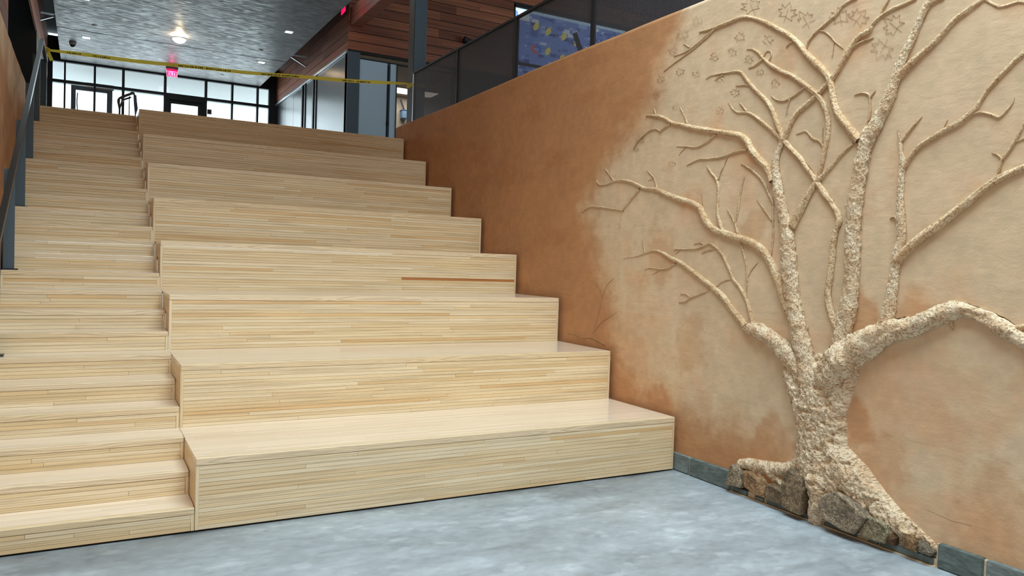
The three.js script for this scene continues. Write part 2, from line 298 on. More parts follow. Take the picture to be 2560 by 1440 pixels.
// ---------------------------------------------------------------- staircase: 24 steps beside the tiers
{
  const s = group('staircase'); tag(s, 'narrow pale wooden staircase climbing beside the seating tiers to the landing', 'stairs');
  const x0 = -1.245, x1 = -0.003, nh = 0.04;
  for (let n = 1; n <= 24; n++) {
    const st = group('step', s, 0, (n - 1) * R, -(n - 1) * T), base = n === 1 ? 0.012 : 0.0005;
    mesh('tread', shiftUV(box(x0, x1, R - 0.028, R, -T - (n < 24 ? 0.025 : 0), -0.045), n * 0.31, n * 0.13), treadMat, st);
    mesh('nosing', shiftUV(box(x0, x1, R - nh, R, -0.0445, 0.0008, 0.004), n * 0.47, 0.015), noseMat[n % 3], st);
    mesh('end_trim', uvMetres(box(x1 - 0.02, x1, base, R - nh - 0.0006, -0.02, 0.0002), true), fir[n % 3], st);
    mesh('end_trim', uvMetres(box(x0, x0 + 0.02, base, R - nh - 0.0006, -0.02, 0.0002), true), fir[(n + 1) % 3], st);
    mesh('riser_backing', box(x0 + 0.003, x1 - 0.003, base, R - nh - 0.001, -0.03, -0.0186), jointMat, st);
    strips(st, x0 + 0.0206, x1 - 0.0206, base, R - nh - 0.001, 4, 0.5, 1.3);
    if (n === 1) mesh('floor_reveal', box(x0 + 0.01, x1, 0, 0.012, -0.3, -0.012), blackGap, st);
  }
  const pts = []; for (let n = 1; n <= 24; n++) { pts.push([-(n - 1) * T - 0.035, (n - 1) * R], [-(n - 1) * T - 0.035, n * R - 0.03]); }
  const sh = new THREE.Shape(); sh.moveTo(-pts[0][0], 0); for (const [z, y] of pts) sh.lineTo(-z, y); sh.lineTo(24 * T, 24 * R - 0.03); sh.lineTo(24 * T, 0);
  const g = new THREE.ExtrudeGeometry(sh, { depth: 0.02, bevelEnabled: false }); g.rotateY(Math.PI / 2); g.translate(x0 + 0.002, 0, 0);
  mesh('stringer', uvMetres(g), fir[3], s);
}

// ---------------------------------------------------------------- handrail along the left wall
{
  const h = group('handrail'); tag(h, 'dark steel handrail on flat posts along the stair wall', 'handrail');
  for (const n of [2, 6, 10, 14, 18, 22]) {
    const y = n * R, z = -(n - 1) * T - 0.17;
    mesh('post', box(-1.242, -1.158, y, y + 0.88, z - 0.014, z + 0.014, 0.002), steelBlue, h);
    mesh('base_plate', box(-1.243, -1.13, y, y + 0.01, z - 0.05, z + 0.05), railSteel, h);
  }
  const rise = (z) => -z / T * R + 0.98, xr = -1.17;
  mesh('rail', bar(V3(xr, rise(-0.1), -0.1), V3(xr, rise(-7.45), -7.45), 0.045, 0.055), railSteel, h);
  mesh('rail', bar(V3(xr, rise(-7.45), -7.44), V3(xr, rise(-7.45), -8.7), 0.045, 0.055), railSteel, h);
  mesh('post', box(-1.242, -1.158, UP, rise(-7.45), -8.66, -8.63, 0.002), steelBlue, h);
}

// ---------------------------------------------------------------- slate skirting of the clay wall
{
  const b = group('baseboard_right'); structure(b);
  const blk = (z0, z1, y0, y1, x0, i) => mesh('slate_block', shiftUV(box(x0, XW + 0.02, y0, y1, z0, z1, 0.009), i * 0.17, i * 0.07), slate[i % 3], b);
  mesh('mortar_bed', box(3.838, XW + 0.03, 0, 0.143, -0.06, 0.664), mortar, b);
  mesh('mortar_bed', box(3.838, XW + 0.03, 0, 0.14, 2.318, 9.2), mortar, b);
  mesh('mortar_bed', box(3.836, XW + 0.03, 0, 0.046, 0.664, 2.318), mortar, b);
  mesh('mortar_foot', box(3.812, XW + 0.03, 0, 0.006, 0.655, 2.318), mortar, b);
  blk(-0.06, 0.168, 0.002, 0.148, 3.824, 0); blk(0.184, 0.652, 0.002, 0.15, 3.822, 1);
  let i = 2; for (const [a, c, y] of [[0.672, 0.83, 0.048], [0.905, 0.995, 0.036], [1.02, 1.475, 0.046], [1.50, 1.785, 0.042], [1.87, 1.94, 0.028], [1.952, 2.305, 0.052]]) blk(a, c, 0.006, y, 3.822, i++);
  let z = 2.33; for (const L of [0.262, 0.44, 0.36, 0.5, 0.42, 0.55, 0.4, 0.5, 0.45, 0.6, 0.5, 0.5, 0.5, 0.5]) { if (z + L > 9.1) break; blk(z, z + L, 0.002, 0.148, 3.822, i++); z += L + 0.018; }
}

// ---------------------------------------------------------------- tree modelled in relief on the clay wall
const A = (L) => L.map(([X, Y, w]) => [1560 + X / 2.56, Y / 2.56, w / 2.56]);          // traced on two enlarged views
const B = (L) => L.map(([X, Y, w]) => [1400 + X / 2.56, 400 + Y / 2.56, w / 2.56]);
const P3 = (L) => L;
function wallPath(L) {                                   // pixels to (z, y, radius) on the wall
  return L.map(([u, v, w], i) => {
    const a = L[Math.max(0, i - 1)], b = L[Math.min(L.length - 1, i + 1)], dx = b[0] - a[0], dy = b[1] - a[1], l = Math.hypot(dx, dy) || 1, nx = -dy / l, ny = dx / l;
    const p = onX(u, v, XW), q = onX(u + nx * w / 2, v + ny * w / 2, XW), r = onX(u - nx * w / 2, v - ny * w / 2, XW);
    const tz = onX(b[0], b[1], XW).sub(onX(a[0], a[1], XW)).normalize(), d = q.sub(r), along = d.dot(tz);
    return [p.z, p.y, 0.46 * Math.sqrt(Math.max(1e-8, d.lengthSq() - along * along))];
  });
}
function limbGeometry(path, depth, rough, nr = 12, fibre = 0) {
  const c = new THREE.CatmullRomCurve3(path.map(([z, y, r]) => V3(r, y, z)), false, 'centripetal');   // x carries the radius
  const len = c.getLength(), n = Math.max(6, Math.min(260, Math.round(len / 0.011))), pos = [], uv = [], idx = [];
  const pts = c.getPoints(n); let s = 0; const sd = rr(0, 90);
  for (let i = 0; i <= n; i++) {
    const p = pts[i], a = pts[Math.max(0, i - 1)], b = pts[Math.min(n, i + 1)], tz = b.z - a.z, ty = b.y - a.y, l = Math.hypot(tz, ty) || 1;
    if (i) s += Math.hypot(p.z - pts[i - 1].z, p.y - pts[i - 1].y);
    const r = Math.max(0.0022, p.x) * (i === n ? 0.35 : 1) * (1 + rough * 0.6 * (fbm(s * 9 + sd, 3.3, 2) - 0.5)), nz = -ty / l, ny = tz / l;
    for (let k = 0; k <= nr; k++) {
      const th = Math.PI * 2 * k / nr, e = 1 + (1 - fibre) * rough * 1.3 * (fbm(s * 42 + sd, (k % nr) * 0.9 + sd, 3) - 0.5) + fibre * rough * 1.9 * (fbm(s * 7 + sd + k * 0.25, (k % nr) * 0.62 + sd + s * 2.2, 3) - 0.5), q = Math.cos(th) * r * e, o = Math.sin(th) * r * depth * e;
      pos.push(XW - 0.32 * r - o, p.y + ny * q, p.z + nz * q); uv.push(s, th / 6.283 * Math.max(0.12, r * 5));
    }
  }
  const m = nr + 1;
  for (let i = 0; i < n; i++) for (let k = 0; k < nr; k++) { const a = i * m + k, b = a + 1, d = a + m, e = d + 1; idx.push(a, d, b, b, d, e); }
  const g = new THREE.BufferGeometry(); g.setAttribute('position', new THREE.Float32BufferAttribute(pos, 3)); g.setAttribute('uv', new THREE.Float32BufferAttribute(uv, 2)); g.setIndex(idx); g.computeVertexNormals();
  // the sweep turns with the path: point the faces outwards
  const nrm = g.attributes.normal; let out = 0; for (let i = 0; i < nrm.count; i += 7) out += nrm.getX(i) * (g.attributes.position.getX(i) - XW);
  if (out < 0) { const ix = g.index; for (let i = 0; i < ix.count; i += 3) { const t = ix.getX(i); ix.setX(i, ix.getX(i + 1)); ix.setX(i + 1, t); } g.computeVertexNormals(); }
  return g;
}
{
  const root = onX(2050, 1230, XW), tree = group('relief_tree', null, 0, 0, 0);
  tag(tree, 'bare pale clay tree modelled in relief on the clay wall', 'wall relief');
  const limb = (name, L, depth = 0.85, rough = 0.3, m = smoothBark, nr = 12, fibre = 0) => mesh(name, limbGeometry(wallPath(L), depth, rough, nr, fibre), m, tree);
  // ---- stems
  const stem = (L, d = 0.62, rough = 0.42) => limb('stem', L, d, rough, bark, 24);
  stem([...B([[1640, 1480, 150], [1610, 1400, 140], [1580, 1250, 120], [1540, 1080, 112], [1510, 950, 102], [1490, 820, 94], [1480, 700, 92], [1470, 560, 88], [1460, 460, 82], [1435, 350, 72], [1410, 230, 64], [1390, 100, 56]]), ...A([[975, 1040, 44], [1000, 950, 36], [1025, 890, 34]])]);
  stem([...B([[1790, 1400, 140], [1805, 1250, 130], [1820, 1130, 126], [1845, 1000, 112], [1870, 850, 102], [1880, 700, 100], [1885, 550, 100], [1890, 400, 102], [1900, 250, 100], [1930, 100, 98]]), ...A([[1530, 1040, 92], [1548, 970, 92], [1565, 900, 98], [1620, 800, 86], [1680, 680, 80], [1730, 560, 72], [1760, 450, 62], [1800, 350, 52], [1850, 250, 46], [1890, 150, 44], [1930, 60, 46], [1975, 0, 42], [2010, -40, 40]])]);
  stem(B([[2060, 1130, 110], [2095, 1050, 104], [2112, 960, 88], [2130, 850, 74], [2148, 720, 64], [2165, 620, 66], [2190, 500, 62], [2188, 380, 58], [2182, 250, 46], [2190, 100, 42], [2196, 20, 40], [2188, -40, 30], [2180, -110, 26], [2170, -170, 16], [2162, -204, 7]]), 0.7);
  // ---- big limbs
  const big = (L, d = 1.1, rough = 0.34, m = smoothBark, fibre = 0.75) => limb('branch', L, d, rough, m, 24, fibre);
  big(P3([[2050, 972, 36], [2074, 938, 74], [2120, 895, 80], [2175, 858, 74], [2230, 828, 62], [2290, 816, 54], [2350, 790, 48], [2400, 774, 44], [2450, 786, 42], [2500, 811, 42], [2560, 848, 42], [2620, 885, 42]]), 0.95, 0.6, bark, 0.55);
  big(P3([[2526, 826, 20], [2560, 818, 18], [2610, 808, 16]]));
  big([...B([[1600, 1450, 60], [1520, 1310, 116], [1440, 1210, 112], [1350, 1130, 98], [1265, 1088, 84], [1205, 1078, 62], [1180, 1075, 40]])], 0.8, 0.6, bark, 0.55);
  big(A([[1510, 900, 52], [1430, 800, 50], [1370, 720, 46], [1345, 640, 43], [1335, 560, 40], [1310, 490, 40], [1250, 420, 42], [1180, 350, 40], [1120, 280, 36], [1060, 225, 32], [980, 180, 28], [900, 140, 26], [810, 112, 24], [760, 110, 22], [680, 140, 20], [590, 175, 16], [540, 190, 12], [480, 205, 8]]));
  big(A([[1025, 895, 34], [1060, 820, 28], [1100, 740, 27], [1160, 680, 27], [1225, 620, 27], [1300, 545, 29], [1360, 470, 30], [1420, 370, 30], [1460, 300, 28], [1510, 235, 28], [1580, 190, 26], [1592, 160, 20], [1640, 110, 20], [1720, 60, 20], [1800, 25, 18], [1880, -10, 16]]), 1.0);
  big(A([[1022, 895, 32], [985, 790, 28], [950, 700, 28], [900, 630, 26], [840, 570, 24], [790, 510, 22], [745, 460, 18], [660, 465, 14], [600, 475, 12], [560, 485, 10], [525, 508, 5]]));
  big(A([[1020, 900, 30], [960, 840, 26], [900, 790, 24], [840, 745, 22], [790, 720, 18], [735, 720, 14], [700, 700, 10], [665, 650, 5]]));
  big([...A([[1025, 895, 32], [1080, 960, 32], [1130, 1010, 34], [1170, 1070, 34], [1210, 1120, 34], [1240, 1170, 36], [1280, 1230, 36], [1330, 1290, 36]]), ...B([[1750, 290, 36], [1785, 350, 36], [1795, 395, 38], [1775, 440, 38], [1760, 520, 38], [1750, 620, 38], [1735, 740, 40], [1720, 850, 42], [1735, 960, 44], [1765, 1040, 46], [1795, 1120, 40]])]);
  big(A([[1240, 1165, 24], [1270, 1050, 27], [1290, 950, 29], [1310, 850, 30], [1310, 760, 32], [1290, 680, 36], [1255, 620, 36], [1200, 570, 34], [1140, 525, 32], [1080, 485, 30], [1010, 455, 28], [940, 415, 26], [900, 380, 22], [860, 335, 18], [820, 315, 12], [785, 315, 6]]));
  big(A([[1750, 510, 44], [1820, 430, 42], [1880, 370, 40], [1960, 300, 36], [2040, 220, 34], [2120, 130, 32], [2200, 70, 30], [2270, 20, 28], [2310, 0, 24], [2350, 20, 22], [2400, 42, 22], [2450, 35, 20], [2530, 12, 18], [2610, 25, 18]]), 1.0);
  big([...A([[1470, 920, 18], [1400, 985, 20], [1340, 1055, 22], [1280, 1120, 27]]), ...B([[1640, 150, 36], [1580, 250, 40], [1530, 350, 44], [1490, 440, 46]])], 1.0);
  big(A([[1795, 1075, 28], [1840, 1000, 28], [1900, 930, 30], [1980, 880, 30], [2060, 830, 30], [2140, 790, 32], [2200, 745, 34], [2250, 700, 34], [2290, 640, 28], [2330, 580, 28], [2400, 500, 30], [2470, 430, 30], [2530, 370, 30], [2610, 310, 28]]), 1.05);
  big([...B([[2165, 640, 62], [2250, 555, 60], [2350, 472, 60], [2450, 400, 58]]), ...A([[2130, 1354, 56], [2200, 1300, 52], [2300, 1220, 50], [2400, 1150, 46], [2480, 1110, 44], [2590, 1060, 42]])], 1.05, 0.4);
  big(A([[960, 1160, 44], [925, 1080, 42], [870, 1020, 42], [820, 960, 42], [790, 900, 40], [740, 865, 38], [660, 850, 36], [560, 835, 34], [460, 820, 32], [380, 800, 28], [310, 785, 24], [260, 755, 20], [200, 740, 16], [140, 740, 8]]));
  big(B([[1470, 960, 56], [1415, 800, 54], [1370, 690, 54], [1330, 610, 52], [1270, 550, 52], [1200, 515, 50], [1120, 490, 48], [1040, 465, 46], [970, 430, 44], [930, 370, 42], [900, 310, 38], [850, 275, 36], [780, 255, 34], [700, 225, 30], [620, 190, 28], [540, 180, 22], [480, 150, 20], [420, 130, 18], [350, 135, 14], [300, 155, 10], [250, 155, 9], [235, 130, 6]]), 0.9);
  big(B([[1195, 1065, 46], [1120, 970, 40], [1060, 890, 36], [1000, 830, 34], [930, 775, 32], [850, 710, 30], [780, 660, 28], [710, 625, 24], [650, 590, 18], [600, 580, 14], [540, 600, 12], [480, 620, 10], [440, 622, 8], [405, 638, 5]]), 0.9);
  big(B([[1245, 1070, 26], [1215, 950, 24], [1190, 880, 22], [1150, 810, 20], [1110, 760, 18], [1080, 680, 18], [1040, 600, 18], [990, 550, 16], [960, 535, 16], [900, 560, 14], [840, 570, 12], [760, 570, 10], [728, 575, 6]]));
  // ---- twigs
  const twigs = [
    ...[[[590, 178, 12], [540, 220, 10], [470, 280, 9], [400, 330, 8], [320, 360, 5]], [[580, 190, 10], [530, 240, 9], [450, 310, 8], [370, 370, 7], [300, 420, 7], [255, 458, 5]], [[420, 305, 8], [400, 290, 7], [380, 280, 5]], [[1085, 265, 13], [1060, 280, 11], [1038, 305, 8]],
      [[1450, 315, 18], [1500, 280, 16], [1560, 255, 12], [1600, 240, 6]], [[1640, 110, 16], [1655, 70, 15], [1690, 10, 14], [1702, -15, 12]], [[640, 478, 9], [610, 495, 7], [580, 518, 5]], [[810, 545, 13], [760, 545, 11], [715, 550, 6]], [[790, 715, 14], [765, 685, 12], [740, 655, 8]],
      [[895, 375, 12], [860, 405, 12], [830, 425, 10], [795, 437, 6]], [[895, 360, 8], [912, 332, 8], [940, 330, 8], [944, 360, 8], [928, 392, 8]], [[1165, 555, 14], [1120, 590, 12], [1070, 625, 12], [1020, 645, 12], [970, 635, 10], [940, 610, 5]], [[1065, 630, 10], [1050, 680, 7], [1038, 740, 4]],
      [[1280, 940, 16], [1255, 905, 16], [1210, 885, 16], [1165, 840, 14], [1130, 850, 10], [1100, 860, 5]], [[1940, 40, 30], [2010, 0, 26], [2060, -20, 24]], [[1165, 320, 12], [1180, 275, 13], [1210, 230, 15], [1260, 180, 17], [1320, 130, 17], [1370, 85, 16], [1400, 40, 14], [1450, 5, 14], [1500, -14, 12]],
      [[1250, 195, 12], [1290, 205, 13], [1330, 240, 12], [1350, 265, 10], [1380, 290, 8], [1408, 315, 4]], [[1345, 270, 6], [1340, 330, 4], [1330, 375, 3]], [[1505, 885, 20], [1535, 850, 20], [1560, 790, 18], [1575, 730, 16], [1575, 640, 12], [1565, 605, 14], [1525, 595, 12], [1470, 610, 5]], [[1575, 630, 12], [1590, 605, 10], [1612, 580, 5]],
      [[1780, 905, 16], [1830, 840, 18], [1870, 790, 16], [1910, 745, 6]], [[2045, 825, 10], [2060, 790, 8], [2075, 765, 4]], [[2230, 730, 22], [2280, 720, 22], [2340, 730, 22], [2405, 750, 20], [2450, 710, 18], [2490, 660, 12], [2505, 620, 4]],
      [[2370, 1160, 18], [2400, 1100, 20], [2420, 1030, 20], [2470, 960, 22], [2520, 880, 24], [2560, 800, 20], [2600, 750, 18]], [[2425, 1020, 16], [2390, 990, 12], [2350, 978, 5]], [[2500, 910, 16], [2560, 890, 14], [2600, 880, 10]],
      [[300, 795, 14], [250, 825, 12], [228, 852, 8]], [[235, 840, 10], [200, 825, 10], [150, 845, 9], [100, 890, 8], [60, 950, 5]], [[410, 795, 12], [390, 745, 10], [360, 685, 8]], [[205, 735, 7], [198, 710, 6], [192, 690, 5]], [[590, 860, 14], [540, 905, 13], [470, 940, 12], [400, 938, 10], [335, 938, 5]], [[395, 945, 7], [370, 970, 5], [350, 998, 3]],
      [[790, 960, 16], [720, 970, 16], [640, 1000, 15], [560, 1015, 13], [480, 1020, 12], [430, 1045, 9], [400, 1060, 5]], [[670, 990, 8], [655, 1025, 6], [640, 1065, 4]], [[605, 1150, 10], [625, 1095, 8], [637, 1068, 5]]].map(A),
    ...[[[945, 40, 12], [965, 75, 14], [1005, 125, 15], [1015, 160, 16], [1015, 250, 14], [1015, 350, 18], [1035, 430, 20], [1052, 465, 18]], [[1180, 110, 7], [1160, 200, 8], [1140, 330, 12], [1125, 400, 12], [1140, 475, 14]], [[1122, 410, 10], [1100, 360, 10], [1070, 315, 6]], [[1160, 20, 8], [1250, 80, 16], [1310, 150, 18], [1340, 220, 16], [1360, 260, 14], [1365, 350, 12], [1365, 500, 10], [1355, 610, 8]],
      [[1358, 388, 10], [1310, 320, 10], [1260, 250, 5]], [[350, 135, 8], [320, 95, 8], [290, 55, 6]], [[330, 105, 5], [328, 80, 4], [326, 55, 3]], [[625, 190, 10], [605, 120, 9], [560, 65, 7]], [[600, 122, 7], [582, 127, 5], [563, 131, 4]], [[512, 188, 14], [460, 250, 12], [402, 322, 12]], [[408, 324, 12], [320, 310, 12], [250, 300, 11], [190, 300, 9], [140, 335, 4]], [[395, 340, 3], [392, 400, 6], [385, 480, 3]],
      [[545, 598, 6], [535, 540, 5], [525, 510, 3]], [[740, 665, 12], [700, 690, 11], [640, 698, 10], [580, 690, 8], [540, 703, 5]], [[645, 700, 8], [615, 720, 6], [585, 738, 4]], [[930, 545, 9], [900, 530, 9], [855, 540, 5]], [[1000, 568, 10], [940, 580, 10], [905, 600, 5]], [[775, 573, 8], [755, 588, 6], [738, 604, 4]],
      [[1108, 760, 12], [1050, 775, 12], [1000, 810, 12], [920, 850, 12], [840, 880, 12], [800, 905, 10], [760, 912, 5]], [[835, 878, 9], [810, 860, 9], [770, 858, 5]], [[1200, 880, 10], [1200, 760, 12], [1190, 650, 12], [1170, 570, 14], [1158, 530, 12]], [[1208, 745, 10], [1240, 690, 10], [1275, 650, 5]],
      [[915, 330, 4], [912, 260, 4], [905, 190, 3]], [[2175, 400, 30], [2145, 365, 22], [2110, 375, 10]], [[2195, 390, 20], [2205, 370, 14], [2212, 355, 8]]].map(B),
    P3([[2378, 800, 9], [2381, 812, 9], [2384, 826, 6]]), P3([[2055, 360, 6], [2057, 340, 4], [2058, 318, 3]])];
  for (const L of twigs) limb('twig', L, 1.15, 0.32, smoothBark, 8);
  // ---- trunk and roots: one modelled lump, as heights over the wall
  const caps = [];
  const chain = (L, f, sh) => { const p = wallPath(L); for (let i = 0; i < p.length - 1; i++) caps.push([...p[i], ...p[i + 1], f, sh]); };
  chain([[2050, 905, 40], [2046, 935, 70], [2050, 970, 128], [2052, 1010, 138], [2054, 1060, 136], [2056, 1110, 134], [2062, 1150, 146], [2066, 1180, 150]], 0.5, 0);
  chain([[1985, 935, 56], [2005, 970, 70], [2020, 1020, 74]], 0.7, 0);
  chain([[2125, 930, 60], [2100, 970, 76], [2085, 1020, 80]], 0.7, 0);
  chain([[2020, 1150, 70], [1990, 1172, 46], [1950, 1172, 36], [1910, 1167, 34], [1876, 1160, 30], [1852, 1160, 26], [1846, 1178, 12]], 0.95, 1);
  chain([[2095, 1150, 90], [2140, 1200, 96], [2185, 1252, 84], [2235, 1300, 70], [2285, 1335, 52], [2325, 1362, 34], [2340, 1374, 20]], 0.8, 1);
  chain([[2020, 1160, 60], [2000, 1180, 36], [1978, 1200, 26], [1976, 1225, 16]], 0.8, 1);
  chain([[2050, 1170, 80], [2062, 1205, 70]], 0.8, 1); chain([[2062, 1205, 70], [2064, 1250, 60], [2056, 1280, 58], [2052, 1296, 46]], 1.5, 1);
  chain([[1925, 1172, 30], [1940, 1195, 24], [1965, 1215, 22], [1980, 1235, 14]], 0.9, 1);
  chain([[1880, 1165, 22], [1900, 1190, 18], [1920, 1215, 12], [1930, 1235, 8]], 0.9, 1);
  chain([[2150, 1290, 40], [2185, 1330, 30], [2230, 1352, 30], [2260, 1368, 26], [2300, 1385, 22]], 0.9, 1);
  chain([[2220, 1310, 40], [2245, 1345, 30], [2255, 1370, 24]], 0.9, 1);
  chain([[2090, 1190, 80], [2110, 1215, 60], [2130, 1235, 40]], 0.7, 1);
  const z0 = 0.60, z1 = 2.42, y0 = 0.0, y1 = 1.18, st = 0.0075, nx = Math.round((z1 - z0) / st), ny = Math.round((y1 - y0) / st), hgt = new Float32Array((nx + 1) * (ny + 1));
  for (let j = 0; j <= ny; j++) for (let i = 0; i <= nx; i++) {
    const z = z0 + i * st, y = y0 + j * st; let h = -0.03, acc = 0;
    for (const [az, ay, ar, bz, by, br, f] of caps) {
      const dx = bz - az, dy = by - ay, t = clamp(((z - az) * dx + (y - ay) * dy) / (dx * dx + dy * dy)), r = ar + (br - ar) * t, d = Math.hypot(z - az - dx * t, y - ay - dy * t);
      if (d > r * 1.6) continue;
      const v = d < r ? f * Math.sqrt(r * r - d * d) : -(d - r) * 0.8;
      acc = Math.max(acc, 0); if (v > h) { h = v + Math.max(0, 0.012 - Math.abs(v - h)) * 0.3; }
    }
    if (h > -0.02) {
      const flow = y < 0.4 ? z * 0.62 + y : 0, rg = (fbm(z * 60, y * 52, 3) - 0.5) * 0.020 + (fbm(z * 34 + (y > 0.75 ? (z - 1.42) * (y - 0.75) * -60 : 0), y * (y > 0.8 ? 5 : 16), 3) - 0.5) * 0.026 + (fbm((z - y * 0.4) * 55 + 9, flow * 12 + y * 9, 3) - 0.5) * 0.018 - sst(0.62, 0.72, fbm(z * 17 + 5, y * 17 + 2, 3)) * 0.02;
      h += rg * clamp((h + 0.01) / 0.05);
    }
    hgt[j * (nx + 1) + i] = Math.min(h, 0.2);
  }
  const pos = [], uv = [], idx = [], map = new Int32Array((nx + 1) * (ny + 1)).fill(-1);
  const at = (i, j) => { const k = j * (nx + 1) + i; if (map[k] < 0) { map[k] = pos.length / 3; pos.push(XW + 0.004 - hgt[k], y0 + j * st, z0 + i * st); uv.push(z0 + i * st, y0 + j * st); } return map[k]; };
  for (let j = 0; j < ny; j++) for (let i = 0; i < nx; i++) {
    const m = Math.max(hgt[j * (nx + 1) + i], hgt[j * (nx + 1) + i + 1], hgt[(j + 1) * (nx + 1) + i], hgt[(j + 1) * (nx + 1) + i + 1]);
    if (m < -0.012) continue;
    const a = at(i, j), b = at(i + 1, j), c = at(i, j + 1), d = at(i + 1, j + 1); idx.push(a, b, c, b, d, c);
  }
  const g = new THREE.BufferGeometry(); g.setAttribute('position', new THREE.Float32BufferAttribute(pos, 3)); g.setAttribute('uv', new THREE.Float32BufferAttribute(uv, 2)); g.setIndex(idx); g.computeVertexNormals();
  if (g.attributes.normal.getX(10) > 0) { for (let i = 0; i < idx.length; i += 3) { const t = idx[i]; idx[i] = idx[i + 1]; idx[i + 1] = t; } g.setIndex(idx); g.computeVertexNormals(); }
  mesh('trunk', g, bark, tree).userData.label = 'rough pale trunk spreading into clay roots';
  // ---- field stones set between the roots
  const S = (L) => L.map(([X, Y]) => { const p = onX(1640 + X / 3, 960 + Y / 3, 3.84); return [p.z, p.y]; });
  const rocks = [[0xd2c6b4, 0.045, 'speckled granite stone', [[612, 600], [650, 640], [680, 740], [672, 772], [560, 750], [575, 680], [595, 620]]], [0xd8b28c, 0.04, 'smooth tan stone', [[685, 650], [740, 660], [790, 710], [840, 780], [855, 850], [780, 820], [700, 765]]],
    [0xae9a82, 0.05, null, [[865, 760], [890, 745], [940, 765], [990, 800], [1005, 830], [1005, 900], [930, 880], [870, 860]]], [0xbcaa92, 0.095, null, [[1020, 740], [1035, 670], [1075, 625], [1120, 660], [1165, 720], [1180, 790], [1170, 880], [1150, 965], [1080, 940], [1020, 905]]],
    [0xd0c4b6, 0.10, 'large grey stone', [[1310, 850], [1350, 810], [1430, 800], [1500, 840], [1580, 900], [1640, 960], [1660, 990], [1600, 1060], [1560, 1105], [1480, 1080], [1400, 1030], [1330, 990], [1315, 930]]], [0xcac6ae, 0.07, 'greenish grey stone', [[1665, 990], [1720, 1000], [1780, 1050], [1800, 1110], [1770, 1180], [1700, 1165], [1570, 1115], [1610, 1060]]],
    [0x86694c, 0.05, null, [[1760, 1180], [1800, 1110], [1825, 1150], [1820, 1200]]], [0xae906e, 0.045, null, [[1890, 1130], [1930, 1125], [1980, 1180], [1990, 1250], [1900, 1215]]], [0xa8a49c, 0.035, null, [[2010, 1170], [2050, 1200], [2095, 1260], [2085, 1280], [2010, 1250]]]];
  for (const [c, dep, lab, L] of rocks) {
    const p = S(L), sh = new THREE.Shape(p.map(([z, y]) => new THREE.Vector2(z, Math.max(0.03, y))));
    const gg = new THREE.ExtrudeGeometry(sh, { depth: 0.05, bevelEnabled: true, bevelThickness: 0.022, bevelSize: 0.014, bevelOffset: -0.01, bevelSegments: 4, curveSegments: 6, steps: 1 });
    gg.rotateY(-Math.PI / 2); gg.translate(XW - dep + 0.03, 0, 0);
    const q = gg.attributes.position; for (let i = 0; i < q.count; i++) q.setX(i, q.getX(i) + 0.02 * (fbm(q.getZ(i) * 24, q.getY(i) * 24 + c % 97, 3) - 0.5));
    gg.computeVertexNormals();
    const o = mesh('stone', uvMetres(gg), stone(c), tree); if (lab) o.userData.label = lab;
  }
  // ---- scratched leaves and shoots as thin tubes; brown holds pigment and groove shade
  const leaf = [[0, -1], [0, -0.45], [-0.25, -0.5], [-0.75, -0.62], [-0.55, -0.25], [-1, 0.05], [-0.6, 0.12], [-0.72, 0.55], [-0.3, 0.3], [-0.22, 0.62], [0, 1], [0.22, 0.62], [0.3, 0.3], [0.72, 0.55], [0.6, 0.12], [1, 0.05], [0.55, -0.25], [0.75, -0.62], [0.25, -0.5], [0, -0.45], [0.02, 0.4]];
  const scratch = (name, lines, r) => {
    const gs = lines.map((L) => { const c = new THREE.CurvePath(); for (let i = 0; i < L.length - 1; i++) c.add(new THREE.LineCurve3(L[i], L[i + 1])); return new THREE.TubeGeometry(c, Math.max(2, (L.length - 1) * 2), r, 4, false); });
    return mesh(name, mergeGeometries(gs), scratchPigmentShade, tree);
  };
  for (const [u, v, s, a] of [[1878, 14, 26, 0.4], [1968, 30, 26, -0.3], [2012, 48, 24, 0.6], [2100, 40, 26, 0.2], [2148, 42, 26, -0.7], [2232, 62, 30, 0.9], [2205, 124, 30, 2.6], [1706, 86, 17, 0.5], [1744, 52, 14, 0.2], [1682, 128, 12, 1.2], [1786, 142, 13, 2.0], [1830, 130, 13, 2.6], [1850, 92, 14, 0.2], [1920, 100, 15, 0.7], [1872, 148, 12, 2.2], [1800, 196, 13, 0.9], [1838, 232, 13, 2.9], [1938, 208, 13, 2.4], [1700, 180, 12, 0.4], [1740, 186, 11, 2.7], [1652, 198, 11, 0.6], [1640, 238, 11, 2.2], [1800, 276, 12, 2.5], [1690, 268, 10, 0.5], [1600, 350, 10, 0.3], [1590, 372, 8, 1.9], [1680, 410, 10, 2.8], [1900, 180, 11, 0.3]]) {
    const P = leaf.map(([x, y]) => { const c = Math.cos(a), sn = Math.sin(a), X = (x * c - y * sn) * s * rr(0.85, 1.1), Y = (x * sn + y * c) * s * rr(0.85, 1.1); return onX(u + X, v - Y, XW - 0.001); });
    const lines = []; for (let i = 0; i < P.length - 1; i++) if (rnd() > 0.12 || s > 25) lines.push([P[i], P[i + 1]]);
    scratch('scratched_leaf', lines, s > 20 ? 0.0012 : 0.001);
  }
  const px = (L) => L.map(([u, v]) => onX(u, v, XW - 0.001));
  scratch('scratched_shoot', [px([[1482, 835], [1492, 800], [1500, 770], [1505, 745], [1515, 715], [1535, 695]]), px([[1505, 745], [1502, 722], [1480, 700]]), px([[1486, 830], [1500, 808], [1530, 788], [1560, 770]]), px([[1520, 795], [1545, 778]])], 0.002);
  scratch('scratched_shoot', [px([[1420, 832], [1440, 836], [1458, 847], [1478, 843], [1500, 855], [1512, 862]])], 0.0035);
  scratch('scratched_shoot', [px([[2318, 1274], [2340, 1284], [2362, 1294], [2380, 1302], [2400, 1306], [2430, 1314]])], 0.003);
}

